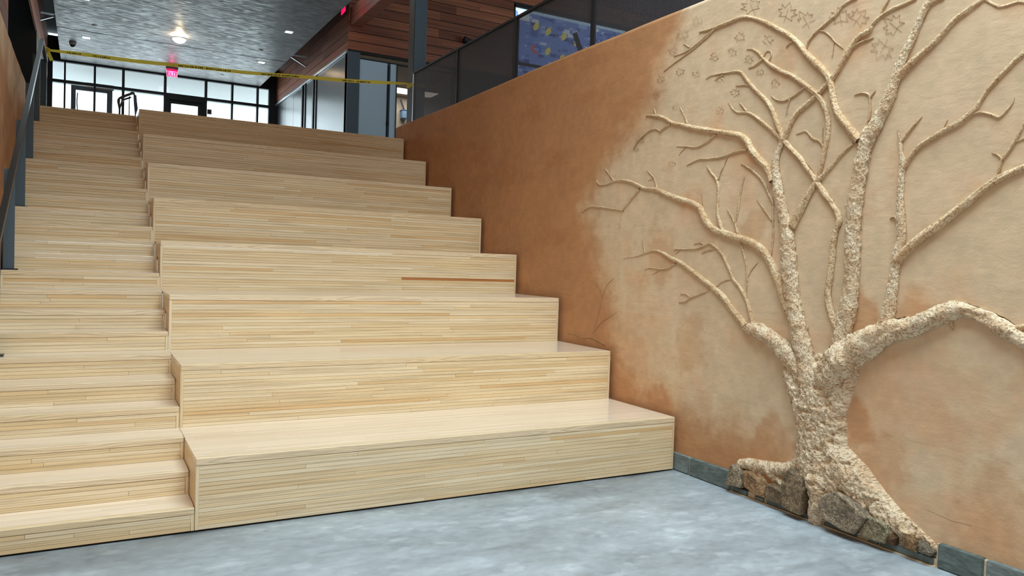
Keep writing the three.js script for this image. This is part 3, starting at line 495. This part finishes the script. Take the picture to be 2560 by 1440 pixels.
// ---------------------------------------------------------------- mesh guard on the right wall
{
  const gd = group('mesh_guard'); tag(gd, 'dark wire mesh guard standing on top of the clay wall', 'guard rail');
  const xg = 3.975, yb = 3.9, yt = 4.72, zs = [-6.70, -5.03, -3.33, -1.68, 0.0, 1.7, 3.4, 5.1];
  for (let i = 0; i < zs.length; i++) mesh('post', box(xg - 0.02, xg + 0.02, yb, yt, zs[i] - (i ? 0.022 : 0.012), zs[i] + (i ? 0.022 : 0.012), 0.002), i ? black : alu, gd);
  mesh('top_rail', box(xg - 0.022, xg + 0.022, yt, yt + 0.03, zs[0] - 0.012, zs.at(-1) + 0.02, 0.003), black, gd);
  const unit = new THREE.BoxGeometry(1, 1, 1), m = new THREE.Matrix4(), pitch = 0.0125;
  for (let i = 0; i < zs.length - 1; i++) {
    const a = zs[i] + 0.02, b = zs[i + 1] - 0.02, list = [];
    for (let y = yb + 0.02; y < yt; y += pitch) list.push(m.clone().makeScale(0.003, 0.0062, b - a).setPosition(xg + 0.002, y, (a + b) / 2));
    for (let z = a + 0.006; z < b; z += pitch) list.push(m.clone().makeScale(0.003, yt - yb, 0.0034).setPosition(xg - 0.002, (yt + yb) / 2, z));
    const im = new THREE.InstancedMesh(unit, wireMat, list.length); im.name = 'wire_mesh'; im.userData.kind = 'stuff'; im.castShadow = im.receiveShadow = true;
    list.forEach((q, k) => im.setMatrixAt(k, q)); gd.add(im);
  }
}
{ // steel column behind the guard
  const c = group('steel_column', null, 4.0, UP, -6.93); tag(c, 'blue-grey square steel column behind the mesh guard', 'column');
  mesh('shaft', box(0.0, 0.21, 0, 8.7 - UP, -0.12, 0.12, 0.006), steelBlue, c);
  mesh('side_face', box(-0.006, 0.0, 0, 8.7 - UP, -0.12, 0.114), black, c);
}

// ---------------------------------------------------------------- wood-clad end wall of the gallery, doorway, room behind
{
  const w = group('wall_gallery_back'); structure(w);
  const ph = 0.185, y0 = 5.93; let y = y0, row = 0;
  mesh('wall_core', box(XH + 0.005, 7.72, y0, 8.7, ZF - 0.18, ZF - 0.022), blackWall, w); mesh('wall_core', box(7.72, 12.2, 7.56, 8.7, ZF - 0.18, ZF - 0.022), blackWall, w);
  for (; y < 8.68; y += ph, row++) {
    let x = XH - 0.0; const xe = y + ph > 5.0 && y < 7.5 ? 7.72 : 12.2;
    while (x < xe - 0.05) { let L = rr(1.6, 3.4); if (x + L > xe - 0.7) L = xe - x; mesh('plank', shiftUV(box(x, x + L - 0.003, y + 0.008, Math.min(8.69, y + ph - 0.008), ZF - 0.022, ZF + rr(-0.001, 0.001)), rr(0, 2), rr(0, 0.4)), cedar[Math.floor(rnd() * 4)], w); x += L; }
  }
  mesh('wall_panel', box(6.3, 7.72, UP, y0, ZF - 0.16, ZF), blackWall, w);
  mesh('wall_panel', box(10.9, 12.2, UP, y0, ZF - 0.16, ZF), blackWall, w);
  mesh('head_trim', box(XH, 7.72, y0 - 0.028, y0, ZF - 0.16, ZF + 0.004), black, w);
  mesh('corner_panel', box(XH, 4.21, UP, y0 - 0.03, ZF - 0.16, ZF - 0.004), steelBlue, w);
  // the side return of the same cladding along the entrance hall
  const r = group('wall_hall_right'); structure(r);
  const zs = [-17.05, -15.85, -14.92, -14.04, -13.66, -13.0, -12.66, -10.33];
  for (let i = 0; i < zs.length - 1; i++) {
    const dark = i === 3 || i === 5;
    if (!dark) mesh('wall_panel', box(XH, XH + 0.12, UP, 5.86, zs[i] + 0.008, zs[i + 1] - 0.008), panelMetal, r);
    else { mesh('frame_post', box(XH - 0.02, XH + 0.12, UP, 5.86, zs[i] + 0.008, zs[i] + 0.1, 0.003), darkFrame, r); mesh('frame_post', box(XH - 0.02, XH + 0.12, UP, 5.86, zs[i + 1] - 0.1, zs[i + 1] - 0.008, 0.003), darkFrame, r); mesh('frame_post', box(XH + 0.1, XH + 0.12, UP, 5.86, zs[i] + 0.1, zs[i + 1] - 0.1), darkFrame, r); }
  }
  mesh('wall_core', box(XH + 0.12, XH + 0.2, UP, 8.7, -17.1, ZF - 0.2), blackWall, r);
  mesh('metal_channel', box(XH - 0.035, XH + 0.1, 5.865, 5.915, -17.05, -10.33, 0.006), alu, r);
  let yy = 5.92; for (let i = 0; i < 6; i++, yy += ph) { let z = -17.05; while (z < -10.4) { let L = rr(1.6, 3); if (z + L > -11) L = -10.335 - z; mesh('plank', shiftUV(uvMetres(box(XH, XH + 0.022, yy + 0.006, yy + ph - 0.006, z, z + L - 0.003)), rr(0, 2), rr(0, 0.4)), cedar[Math.floor(rnd() * 4)], r); z += L; } }
  // mirrored on the left
  const l = group('wall_hall_left'); structure(l);
  const zl = [-17.05, -15.4, -13.8, -12.2];
  for (let i = 0; i < zl.length - 1; i++) mesh('wall_panel', box(XHL - 0.12, XHL, UP, 5.80, zl[i] + 0.008, zl[i + 1] - 0.008), i % 2 ? darkPanel : panelMetal, l);
  mesh('wall_core', box(XHL - 0.2, XHL - 0.12, UP, 8.7, -17.1, -12.4), blackWall, l);
  yy = 5.83; for (let i = 0; i < 6; i++, yy += ph) mesh('plank', shiftUV(box(XHL - 0.03, XHL + 0.0, yy + 0.003, yy + ph - 0.003, -17.05, -7.7), rr(0, 2), rr(0, 0.4)), cedar[i % 4], l);
  // dark end wall and wood cladding above the left clay wall
  structure(mesh('wall_gallery_left_end', box(-8.2, XHL - 0.02, UP, 8.7, -12.4, -12.2), pitch));
  const c = group('wall_left_upper'); structure(c);
  mesh('wall_core', box(-1.6, -1.42, 3.9, 8.7, -5.2, 9.3), blackWall, c);
  yy = 3.92; for (let i = 0; i < 9; i++, yy += 0.2) mesh('plank', shiftUV(uvMetres(box(-1.42, -1.395, yy, yy + 0.192, -5.25, 9.2)), rr(0, 2), rr(0, 0.4)), cedar[(i + 2) % 4], c);
}
{ // sliding door in the doorway
  const d = group('door_1'); structure(d);
  mesh('door_panel', box(4.215, 4.83, UP, 5.80, ZF - 0.16, ZF - 0.11), paleDoor, d);
  mesh('door_panel', box(4.90, 5.03, UP, 5.80, ZF - 0.16, ZF - 0.11), paleDoor, d);
  mesh('door_gap', box(4.83, 4.90, UP, 5.78, ZF - 0.165, ZF - 0.14), darkPanel, d);
  mesh('closing_rod', tube([V3(4.865, UP + 0.02, ZF - 0.1), V3(4.867, 4.4, ZF - 0.1), V3(4.868, 5.2, ZF - 0.1), V3(4.87, 5.76, ZF - 0.1)], 0.012, 12, 6), railSteel, d);
  mesh('rod_bracket', box(4.85, 4.89, 4.52, 4.60, ZF - 0.11, ZF - 0.08), black, d);
  mesh('door_edge', box(5.03, 5.05, UP, 5.80, ZF - 0.17, ZF - 0.1), darkFrame, d);
  mesh('head_track', box(4.215, 6.3, 5.80, 5.825, ZF - 0.17, ZF - 0.1), black, d);
}
{ // lit room behind the doorway
  const r = group('wall_side_room'); structure(r);
  mesh('room_ceiling', box(4.1, 9.2, 6.1, 6.2, -14.6, ZF - 0.19), cream, r);
  mesh('room_wall', box(4.1, 9.2, UP, 6.1, -14.75, -14.6), cream, r); mesh('room_wall', box(9.2, 9.35, UP, 6.2, -14.75, ZF - 0.19), cream, r); mesh('room_wall', box(4.16, 4.2, UP, 6.1, -14.6, ZF - 0.2), cream, r);
  const p = group('room_ceiling_light', null, 6.75, 6.1, -13.9); tag(p, 'lit rectangular ceiling panel in the room behind the sliding door', 'ceiling light');
  mesh('frame', box(-0.65, 0.65, -0.02, 0, -0.33, 0.33), white, p);
  mesh('diffuser', box(-0.6, 0.6, -0.03, -0.021, -0.28, 0.28), std({ color: 0xffffff, emissive: hex(0xfff4e6), emissiveIntensity: 2.2 }), p);
  areaLight('room_panel_light', 1.2, 0.56, [6.75, 6.06, -13.9], [6.75, 0, -13.9], [1, 0.9, 0.78], 5);
  const vent = group('ceiling_vent', null, 4.6, 6.1, -10.95); tag(vent, 'pale square vent in the ceiling above the sliding door', 'vent');
  mesh('frame', box(-0.28, 0.28, -0.012, 0, -0.2, 0.2), alu, vent); mesh('grille', box(-0.24, 0.24, -0.016, -0.012, -0.16, 0.16), darkPanel, vent);
  const q = onZ(1012, 285, -14.4), b = group('blue_caddy', null, q.x, q.y - 0.11, -14.5); tag(b, 'small blue plastic holder with a dark stick on the room wall', 'wall holder');
  mesh('bin', box(-0.07, 0.11, 0, 0.2, -0.08, 0.08, 0.02), std({ color: hex(0x6f97bd), roughness: 0.4 }), b); mesh('rim', box(-0.075, 0.115, 0.2, 0.23, -0.085, 0.085, 0.01), std({ color: hex(0x2a5688), roughness: 0.4 }), b);
  mesh('stick', bar(V3(0.05, 0.15, 0), V3(-0.09, 0.5, 0.0), 0.035, 0.035), std({ color: hex(0x1f3350), roughness: 0.5 }), b);
}
{ // printed window graphic in the gallery end wall, seen through the mesh
  const cv = document.createElement('canvas'); cv.width = 1024; cv.height = 1024; const c = cv.getContext('2d');
  c.fillStyle = '#6f8fd0'; c.fillRect(0, 0, 1024, 1024);
  for (let i = 0; i < 420; i++) { const t = rnd(); c.fillStyle = t < 0.45 ? '#4d68ac' : t < 0.8 ? '#9db8e8' : t < 0.93 ? '#334c88' : '#d7e8fb'; const s = rr(8, 60); c.fillRect(rr(0, 1024), rr(0, 1024), s * rr(0.4, 1.6), s * rr(0.3, 0.8)); }
  c.fillStyle = '#e8f4ff'; c.fillRect(30, 10, 100, 90); c.fillStyle = '#bfe0f6'; c.fillRect(0, 0, 1024, 26);
  const yl = [[190, 130], [300, 150], [440, 170], [560, 200], [300, 330], [430, 370], [560, 400], [520, 640]];
  c.fillStyle = '#e5dc74'; for (const [x, y] of yl) { c.beginPath(); c.ellipse(x, y, 22, 40, 0.4, 0, 6.3); c.fill(); }
  c.lineWidth = 20; c.strokeStyle = '#d3483c'; c.beginPath(); c.arc(200, 330, 34, 1.2, 4.2); c.stroke(); c.strokeStyle = '#2d6fd0'; c.beginPath(); c.arc(200, 330, 34, 4.4, 7); c.stroke();
  c.fillStyle = '#f4ecf2'; c.font = 'bold 70px sans-serif'; c.fillText('NS', 150, 590); c.fillStyle = '#2f9be8'; c.beginPath(); c.arc(160, 800, 46, 0, 7); c.fill(); c.fillStyle = '#4fae2c'; c.fillRect(300, 800, 70, 40);
  const t = new THREE.CanvasTexture(cv); t.colorSpace = THREE.SRGBColorSpace;
  const g = group('window_graphic', null, 7.72, 4.9, ZF - 0.06); tag(g, 'blue printed window graphic with yellow spots behind the mesh guard', 'window graphic');
  const geo = new THREE.PlaneGeometry(3.1, 2.6); geo.translate(1.6, 1.3, 0);
  mesh('printed_pane', geo, std({ map: t, emissive: 0xffffff, emissiveMap: t, emissiveIntensity: 1.35, roughness: 0.4, side: THREE.DoubleSide }), g);
  for (const [x0, x1, y0, y1] of [[0, 0.05, 0, 2.65], [0, 3.2, 2.6, 2.66], [0, 1.25, 1.33, 1.39], [1.2, 1.26, 0, 1.36], [0.05, 0.16, 0, 1.95]]) mesh('frame_bar', box(x0, x1, y0, y1, 0.005, 0.05), black, g);
  mesh('frame_bar', bar(V3(1.65, 2.3, 0.03), V3(2.25, 1.1, 0.03), 0.02, 0.13), black, g);
  structure(mesh('wall_window_backing', box(7.6, 11, UP, 7.7, ZF - 0.2, ZF - 0.09), blackWall));
}
{ // wood beam above the gallery doorway and small fittings
  const b = mesh('wood_beam', uvMetres(box(3.98, 4.22, 6.40, 6.75, ZF, -1.0, 0.006)), cedar[2]); tag(b, 'long cedar beam running out from the wood-clad wall', 'beam');
  const q = onZ(1163, 105, ZF), c = group('wall_spotlight', null, q.x, q.y, ZF + 0.001); tag(c, 'small black spotlight fixed to the wood-clad wall', 'spotlight');
  mesh('bracket', box(-0.04, 0.04, -0.04, 0.04, 0, 0.06), black, c); const hd = new THREE.CylinderGeometry(0.06, 0.05, 0.22, 16); hd.rotateZ(1.3); hd.translate(0.03, 0, 0.1); mesh('head', hd, black, c);
}

// ---------------------------------------------------------------- hung plaster ceiling over the landing, added part over the tiers, fittings
{
  const s = group('ceiling_soffit'); structure(s);
  mesh('plaster_panel', box(-1.2, 3.5, SOF, SOF + 0.12, -13.79, -7.7, 0.004), plaster, s);
  mesh('plaster_panel', box(-1.2, 3.5, SOF, SOF + 0.12, -7.68, 0.1, 0.004), plaster, s);  // unseen panel added over the tiers to shade the upper ones
  mesh('plaster_panel', box(-1.2, 3.5, SOF, SOF + 0.12, ZE + 0.06, -13.83, 0.004), plaster, s);
  mesh('soffit_backing', box(-1.15, 3.45, SOF + 0.12, SOF + 0.2, ZE + 0.1, 0.05), blackWall, s);
  structure(mesh('ceiling_landing', box(-2, 5, 7.0, 7.2, ZE - 0.2, ZF), blackWall));
  for (const [x, z, sgn] of [[3.5, -13.6, 1], [-1.2, -13.4, -1]]) {
    const k = group('soffit_bracket', null, x, SOF + 0.06, z); tag(k, sgn > 0 ? 'pale strut bracing the hung ceiling to the cedar side wall' : 'pale strut bracing the hung ceiling to the dark left wall', 'bracket');
    mesh('strut', bar(V3(0, 0.08, 0), V3(0.44 * sgn, 0.08, 0), 0.03, 0.03), alu, k); mesh('strut', bar(V3(0, 0.06, 0), V3(0.44 * sgn, -0.12, -0.1), 0.03, 0.03), alu, k);
  }
  const glow = (k) => std({ color: 0xffffff, emissive: hex(0xfdfdff), emissiveIntensity: k });
  const spots = [[-0.66, -14.35, 'beside the dome camera'], [2.99, -11.28, 'before the joint, cedar wall side'], [3.01, -14.21, 'behind the ceiling joint on the cedar wall side'], [-0.68, -11.4, 'before the joint, dark wall side'],
    [-0.68, -8.5, 'over the head of the staircase, added for warm light'], [3.0, -8.5, 'over the topmost seating tier, added for warm light'], [-0.68, -5.6, 'over the upper half of the staircase, added for warm light'], [3.0, -5.6, 'over the sixth seating tier, added for warm light'], [-0.68, -2.7, 'over the middle of the staircase, added for warm light'], [3.0, -2.7, 'over the third seating tier, added for warm light']];  // this row of six is unseen, added to warm the upper tiers
  for (const [x, z, where] of spots) {
    const d = group('downlight', null, x, SOF, z); tag(d, `lit square downlight in the hung ceiling ${where}`, 'downlight', 'square downlights');
    mesh('trim', box(-0.085, 0.085, -0.004, 0.001, -0.085, 0.085), white, d); mesh('lens', box(-0.07, 0.07, -0.007, -0.0041, -0.07, 0.07), glow(3), d);
    areaLight('downlight_light', 0.13, 0.13, [x, SOF - 0.012, z], [x, 0, z], [1, 0.66, 0.36], 85);
  }
  let i = 0; for (const [x, z, lab] of [[-0.51, -13.19, 'small round detector in front of the ceiling joint, dark wall side'], [2.77, -13.08, 'small round detector in front of the ceiling joint, cedar wall side'], [2.41, -16.2, 'small round detector close to the entrance glazing'], [2.78, -15.71, 'small round detector between downlight and entrance glazing'], [-0.62, -15.9, 'small round detector behind the dome camera']]) {
    const d = group('ceiling_detector', null, x, SOF, z); tag(d, lab, 'detector', 'ceiling detectors');
    const g = new THREE.LatheGeometry([[0, -0.02], [0.03, -0.019], [0.05, -0.013], [0.055, -0.006], [0.06, 0]].map(([a, b]) => new THREE.Vector2(a, b)), 20); mesh('cover', g, white, d);
    mesh('sensor', new THREE.CylinderGeometry(0.012, 0.012, 0.012, 12).translate(0, -0.022, 0), alu, d);
  }
  { const d = group('dome_camera', null, -0.92, SOF, -14.95); tag(d, 'dark dome security camera under the hung ceiling', 'camera');
    mesh('mount', new THREE.CylinderGeometry(0.075, 0.066, 0.06, 24).translate(0, -0.035, 0), std({ color: hex(0x8b8f94), roughness: 0.5 }), d);
    mesh('dome', new THREE.SphereGeometry(0.058, 24, 12, 0, 6.2832, Math.PI / 2, Math.PI / 2).translate(0, -0.06, 0), std({ color: hex(0x1b1c22), roughness: 0.08 }), d); }
  { const d = group('ceiling_lamp', null, 1.07, SOF, -12.92); tag(d, 'glowing warm bowl lamp under the hung ceiling', 'ceiling lamp');
    mesh('canopy', new THREE.CylinderGeometry(0.09, 0.05, 0.03, 24).translate(0, -0.015, 0), alu, d);
    const g = new THREE.LatheGeometry([[0.0, -0.17], [0.05, -0.165], [0.10, -0.14], [0.135, -0.1], [0.14, -0.07]].map(([a, b]) => new THREE.Vector2(a, b)), 28);
    mesh('bowl', g, std({ color: 0xffffff, emissive: hex(0xffe9c8), emissiveIntensity: 3.5, side: THREE.DoubleSide }), d);
    const rim = new THREE.TorusGeometry(0.142, 0.008, 8, 32); rim.rotateX(Math.PI / 2); rim.translate(0, -0.07, 0); mesh('rim', rim, railSteel, d);
    for (const a of [0, 2.1, 4.2]) mesh('arm', bar(V3(Math.cos(a) * 0.04, -0.02, Math.sin(a) * 0.04), V3(Math.cos(a) * 0.138, -0.07, Math.sin(a) * 0.138), 0.008, 0.008), alu, d);
    const p = new THREE.PointLight(new THREE.Color().setRGB(1, 0.78, 0.5), 0.9); p.position.set(0, -0.075, 0); p.castShadow = true; p.shadow.radius = 2; p.name = 'lamp_light'; d.add(p); }
}
// ---------------------------------------------------------------- exit signs
const font = await new FontLoader().loadAsync('fonts/droid/droid_sans_bold.typeface.json');
function exitSign(x, y, z, turn, w, label) {
  const e = group('exit_sign', null, x, y, z); e.rotation.y = turn; tag(e, label, 'exit sign');
  const h = w * 0.72, pink = std({ color: hex(0xd8145f), emissive: hex(0xff0a5a), emissiveIntensity: 1.1, roughness: 0.4 }), solid = turn !== 0;
  mesh('canopy', box(-w * 0.3, w * 0.3, -0.03, 0, -0.04, 0.04, 0.004), black, e); mesh('housing', box(-w * 0.55, w * 0.55, -0.095, -0.03, -0.035, 0.035, 0.006), std({ color: hex(0x6d6a68), roughness: 0.5, metalness: 0.4 }), e);
  mesh('panel', box(-w / 2, w / 2, -0.1 - h, -0.095, -0.006, 0.006, 0.002), solid ? pink : new THREE.MeshPhysicalMaterial({ color: hex(0xffd3e2), emissive: hex(0xffb0cc), emissiveIntensity: 0.6, roughness: 0.3 }), e);
  mesh('top_band', box(-w / 2, w / 2, -0.1 - h * 0.22, -0.096, 0.0062, 0.009), pink, e);
  const t = new TextGeometry('EXIT', { font, size: h * 0.58, depth: 0.003, curveSegments: 3 }); t.computeBoundingBox(); const b = t.boundingBox, k = w * 0.9 / (b.max.x - b.min.x); t.translate(-(b.max.x + b.min.x) / 2, 0, 0); t.scale(k, 1, 1); t.translate(0, -0.1 - h * 0.92, 0.0062);
  mesh('letters', t, pink, e);
  const l = new THREE.PointLight(new THREE.Color().setRGB(1, 0.08, 0.3), solid ? 0.03 : 0.09); l.position.set(0, -0.1 - h / 2, 0.06); l.castShadow = true; l.name = 'exit_light'; e.add(l); return e;
}
{ const p = onZ(430, 181, -15.9); exitSign(p.x, SOF, -15.9, 0, 0.25, 'pink lit EXIT sign hanging before the entrance glazing'); }
exitSign(3.60, SOF + 0.34, -9.5, Math.PI / 2 - 0.05, 0.3, 'pink lit sign at the edge of the hung ceiling by the beam');

// ---------------------------------------------------------------- entrance glazing, doors, porch
{
  const w = group('window_1'); structure(w);
  const mx = [[-1.52, -1.37], [-1.13, -1.09], [-0.49, -0.44], [0.14, 0.2], [1.11, 1.17], [2.10, 2.16], [2.77, 2.82], [3.43, 3.48], [3.75, 3.95]], yT = 5.83, yTop = 6.32;
  for (const [a, b] of mx) mesh('mullion', box(a, b, UP, 6.9, ZE - 0.1, ZE + 0.03), darkFrame, w);
  for (let i = 0; i < mx.length - 1; i++) {
    const a = mx[i][1], b = mx[i + 1][0], door = i === 4;
    mesh('transom', box(a, b, yT - 0.035, yT + 0.035, ZE - 0.09, ZE + 0.02), darkFrame, w); mesh('head', box(a, b, yTop - 0.02, 6.9, ZE - 0.09, ZE + 0.02), darkFrame, w);
    mesh('pane', box(a, b, yT + 0.035, yTop - 0.02, ZE - 0.035, ZE - 0.025), glass, w);
    if (!door) { mesh('pane', box(a, b, UP + 0.1, yT - 0.035, ZE - 0.035, ZE - 0.025), glass, w); mesh('sill', box(a, b, UP, UP + 0.1, ZE - 0.09, ZE + 0.02), darkFrame, w); }
  }
  const d = group('door_2'); structure(d);
  mesh('frame', box(1.17, 1.25, UP, 5.795, ZE - 0.08, ZE + 0.02), darkFrame, d); mesh('frame', box(2.06, 2.10, UP, 5.795, ZE - 0.08, ZE + 0.02), darkFrame, d);
  mesh('head_box', box(1.25, 2.06, 5.70, 5.795, ZE - 0.08, ZE + 0.08), darkFrame, d);
  mesh('stile', box(1.25, 1.29, UP, 5.70, ZE - 0.05, ZE), darkFrame, d); mesh('stile', box(1.94, 2.06, UP, 5.70, ZE - 0.05, ZE), darkFrame, d); mesh('rail', box(1.29, 1.94, 5.61, 5.70, ZE - 0.05, ZE), darkFrame, d);
  mesh('pane', box(1.29, 1.94, UP + 0.25, 5.61, ZE - 0.03, ZE - 0.022), glass, d); mesh('rail', box(1.29, 1.94, UP, UP + 0.25, ZE - 0.05, ZE), darkFrame, d);
  const k = onZ(523, 279, ZE), r = group('card_reader', null, k.x, k.y, ZE - 0.02); tag(r, 'small grey box fixed to the glass beside the entrance door', 'card reader');
  mesh('body', box(-0.05, 0.06, -0.07, 0.06, 0, 0.03, 0.006), std({ color: hex(0x6c6880), roughness: 0.5 }), r); mesh('face', box(-0.035, 0.045, -0.05, 0.04, 0.0301, 0.033), darkPanel, r);
  // outer porch door
  const o = group('door_3'); structure(o); const zo = -18.6;
  mesh('frame', box(-1.0, -0.89, UP, 6.06, zo - 0.05, zo + 0.05), darkFrame, o); mesh('frame', box(-0.16, -0.03, UP, 6.06, zo - 0.05, zo + 0.05), darkFrame, o); mesh('head', box(-0.89, -0.16, 5.95, 6.06, zo - 0.05, zo + 0.05), darkFrame, o);
  mesh('pull_handle', tube([V3(-0.84, 5.35, zo + 0.08), V3(-0.86, 5.6, zo + 0.1), V3(-0.85, 5.86, zo + 0.08)], 0.014, 10, 6), railSteel, o);
  mesh('pane', box(-0.89, -0.16, UP, 5.95, zo - 0.006, zo), glass, o);
  const bd = mesh('brown_board', box(-0.64, 0.0, 6.02, 6.16, zo + 0.06, zo + 0.09, 0.004), std({ color: hex(0x5a4236), roughness: 0.8 })); bd.rotation.z = 0.0; tag(bd, 'brown board over the head of the outer porch door', 'board');
  structure(mesh('canopy_porch', box(-4, 7, 6.40, 6.6, -20.6, ZE - 0.12), porchPlaster));
  structure(mesh('ground', box(-30, 34, UP - 0.4, UP - 0.05, -60, ZE - 0.21), paving));
}
{ // bent-arm machine standing on the landing in front of the glazing
  const z = -15.3, m = group('bent_arm_stand', null, onZ(316, 285, z).x, UP, z); tag(m, 'dark bent-arm stand on the landing before the entrance glazing', 'equipment stand');
  const q = (X, Y) => { const p = onZ(260 + X / 16, 210 + Y / 16, z); return [p.x - m.position.x, p.y - UP]; };
  const plate = (name, L, th, mat, dz = 0) => { const sh = new THREE.Shape(L.map(([X, Y]) => new THREE.Vector2(...(Y > 1400 ? [q(X, 1100)[0], 0.05] : q(X, Y))))); const g = new THREE.ExtrudeGeometry(sh, { depth: th, bevelEnabled: true, bevelSize: 0.004, bevelThickness: 0.004, bevelSegments: 1 }); g.translate(0, 0, dz - th / 2); return mesh(name, g, mat, m); };
  const dk = std({ color: hex(0x2a2b34), roughness: 0.5 }), pu = std({ color: hex(0x4a4a78), roughness: 0.5 }), br = std({ color: hex(0x55453f), roughness: 0.6 });
  plate('arm', [[580, 560], [640, 520], [900, 410], [1060, 360], [1090, 325], [1200, 340], [1240, 430], [1160, 410], [900, 500], [740, 580], [640, 600]], 0.06, dk);
  plate('front_leg', [[535, 620], [600, 560], [635, 620], [635, 700], [620, 900], [650, 1000], [655, 1500], [590, 1500], [590, 1000], [560, 860], [530, 720]], 0.05, dk, 0.02);
  plate('brace', [[700, 600], [800, 580], [800, 650], [720, 720], [700, 850], [650, 1000], [620, 900], [650, 800], [690, 700]], 0.04, br, -0.02);
  plate('cross_arm', [[800, 590], [1000, 520], [1020, 480], [1100, 540], [1030, 570], [880, 620], [800, 650]], 0.04, dk, -0.03);
  plate('thin_rod', [[1005, 560], [1030, 560], [1025, 1500], [990, 1500]], 0.02, dk, -0.03);
  plate('rear_panel', [[1180, 430], [1290, 460], [1310, 700], [1345, 1000], [1270, 1230], [1240, 1230], [1200, 800]], 0.05, pu, 0.0);
  plate('rear_leg', [[1238, 1200], [1275, 1200], [1275, 1500], [1238, 1500]], 0.03, dk, 0.0);
  mesh('base', box(q(560, 900)[0], q(1300, 900)[0], 0, 0.06, -0.35, 0.35, 0.01), dk, m);
}

// ---------------------------------------------------------------- barrier tape across the landing
{
  const t = group('barrier_tape'); tag(t, 'yellow barrier tape with black print strung across the landing', 'barrier tape');
  const a = V3(-1.145, 4.62, -8.25), b = V3(4.0, 4.575, -6.80), N = 90, pos = [], idx = [], frames = [];
  for (let i = 0; i <= N; i++) {
    const s = i / N, p = a.clone().lerp(b, s); p.y -= 0.055 * 4 * s * (1 - s); p.y += 0.004 * Math.sin(s * 21);
    const tw = s < 0.12 ? 1.25 * (1 - s / 0.12) : s > 0.86 ? (s - 0.86) / 0.14 * 1.45 : 0.18 * Math.sin(s * 9), hw = 0.027;
    const up = V3(Math.sin(tw) * 0.25, Math.cos(tw), Math.sin(tw) * 0.95).normalize().multiplyScalar(hw);
    frames.push([p, up]); pos.push(p.x + up.x, p.y + up.y, p.z + up.z, p.x - up.x, p.y - up.y, p.z - up.z);
    if (i < N) { const k = 2 * i; idx.push(k, k + 1, k + 2, k + 1, k + 3, k + 2); }
  }
  const g = new THREE.BufferGeometry(); g.setAttribute('position', new THREE.Float32BufferAttribute(pos, 3)); g.setIndex(idx); g.computeVertexNormals(); mesh('tape', g, tapeYellow, t);
  // black print: worn runs of letter-like strokes, not legible in the photograph
  const at = (s, e) => { const f = s * N, i = Math.min(N - 1, Math.floor(f)), w = f - i, p = frames[i][0].clone().lerp(frames[i + 1][0], w), u = frames[i][1].clone().lerp(frames[i + 1][1], w); return p.addScaledVector(u, e).add(V3(-0.0003, -0.0005, 0.003)); };
  const ps = [], ix = [];
  for (const [s0, s1] of [[0.05, 0.085], [0.115, 0.16], [0.335, 0.40], [0.41, 0.475], [0.56, 0.61], [0.618, 0.665], [0.79, 0.825], [0.832, 0.87]]) for (let s = s0; s < s1; s += 0.0045) {
    const w = rr(0.0018, 0.0036), lo = rr(-0.62, -0.45), hi = rr(0.05, 0.35), k = ps.length / 3; for (const [ss, e] of [[s, lo], [s + w, lo], [s + w, hi], [s, hi]]) { const p = at(ss, e); ps.push(p.x, p.y, p.z); } ix.push(k, k + 1, k + 2, k, k + 2, k + 3);
  }
  const pg = new THREE.BufferGeometry(); pg.setAttribute('position', new THREE.Float32BufferAttribute(ps, 3)); pg.setIndex(ix); pg.computeVertexNormals(); mesh('print', pg, ink, t);
  mesh('knot', new THREE.TorusKnotGeometry(0.026, 0.011, 40, 6, 2, 3).translate(a.x, a.y, a.z), tapeYellow, t);
  const tail = new THREE.PlaneGeometry(0.05, 0.13, 1, 4); tail.rotateZ(0.4); tail.translate(a.x + 0.04, a.y - 0.09, a.z + 0.02); mesh('tail', tail, tapeYellow, t);
  mesh('wrap', box(3.985, 4.225, 4.54, 4.61, -7.06, -6.80), tapeYellow, t);
}
renderer.render(scene, camera);
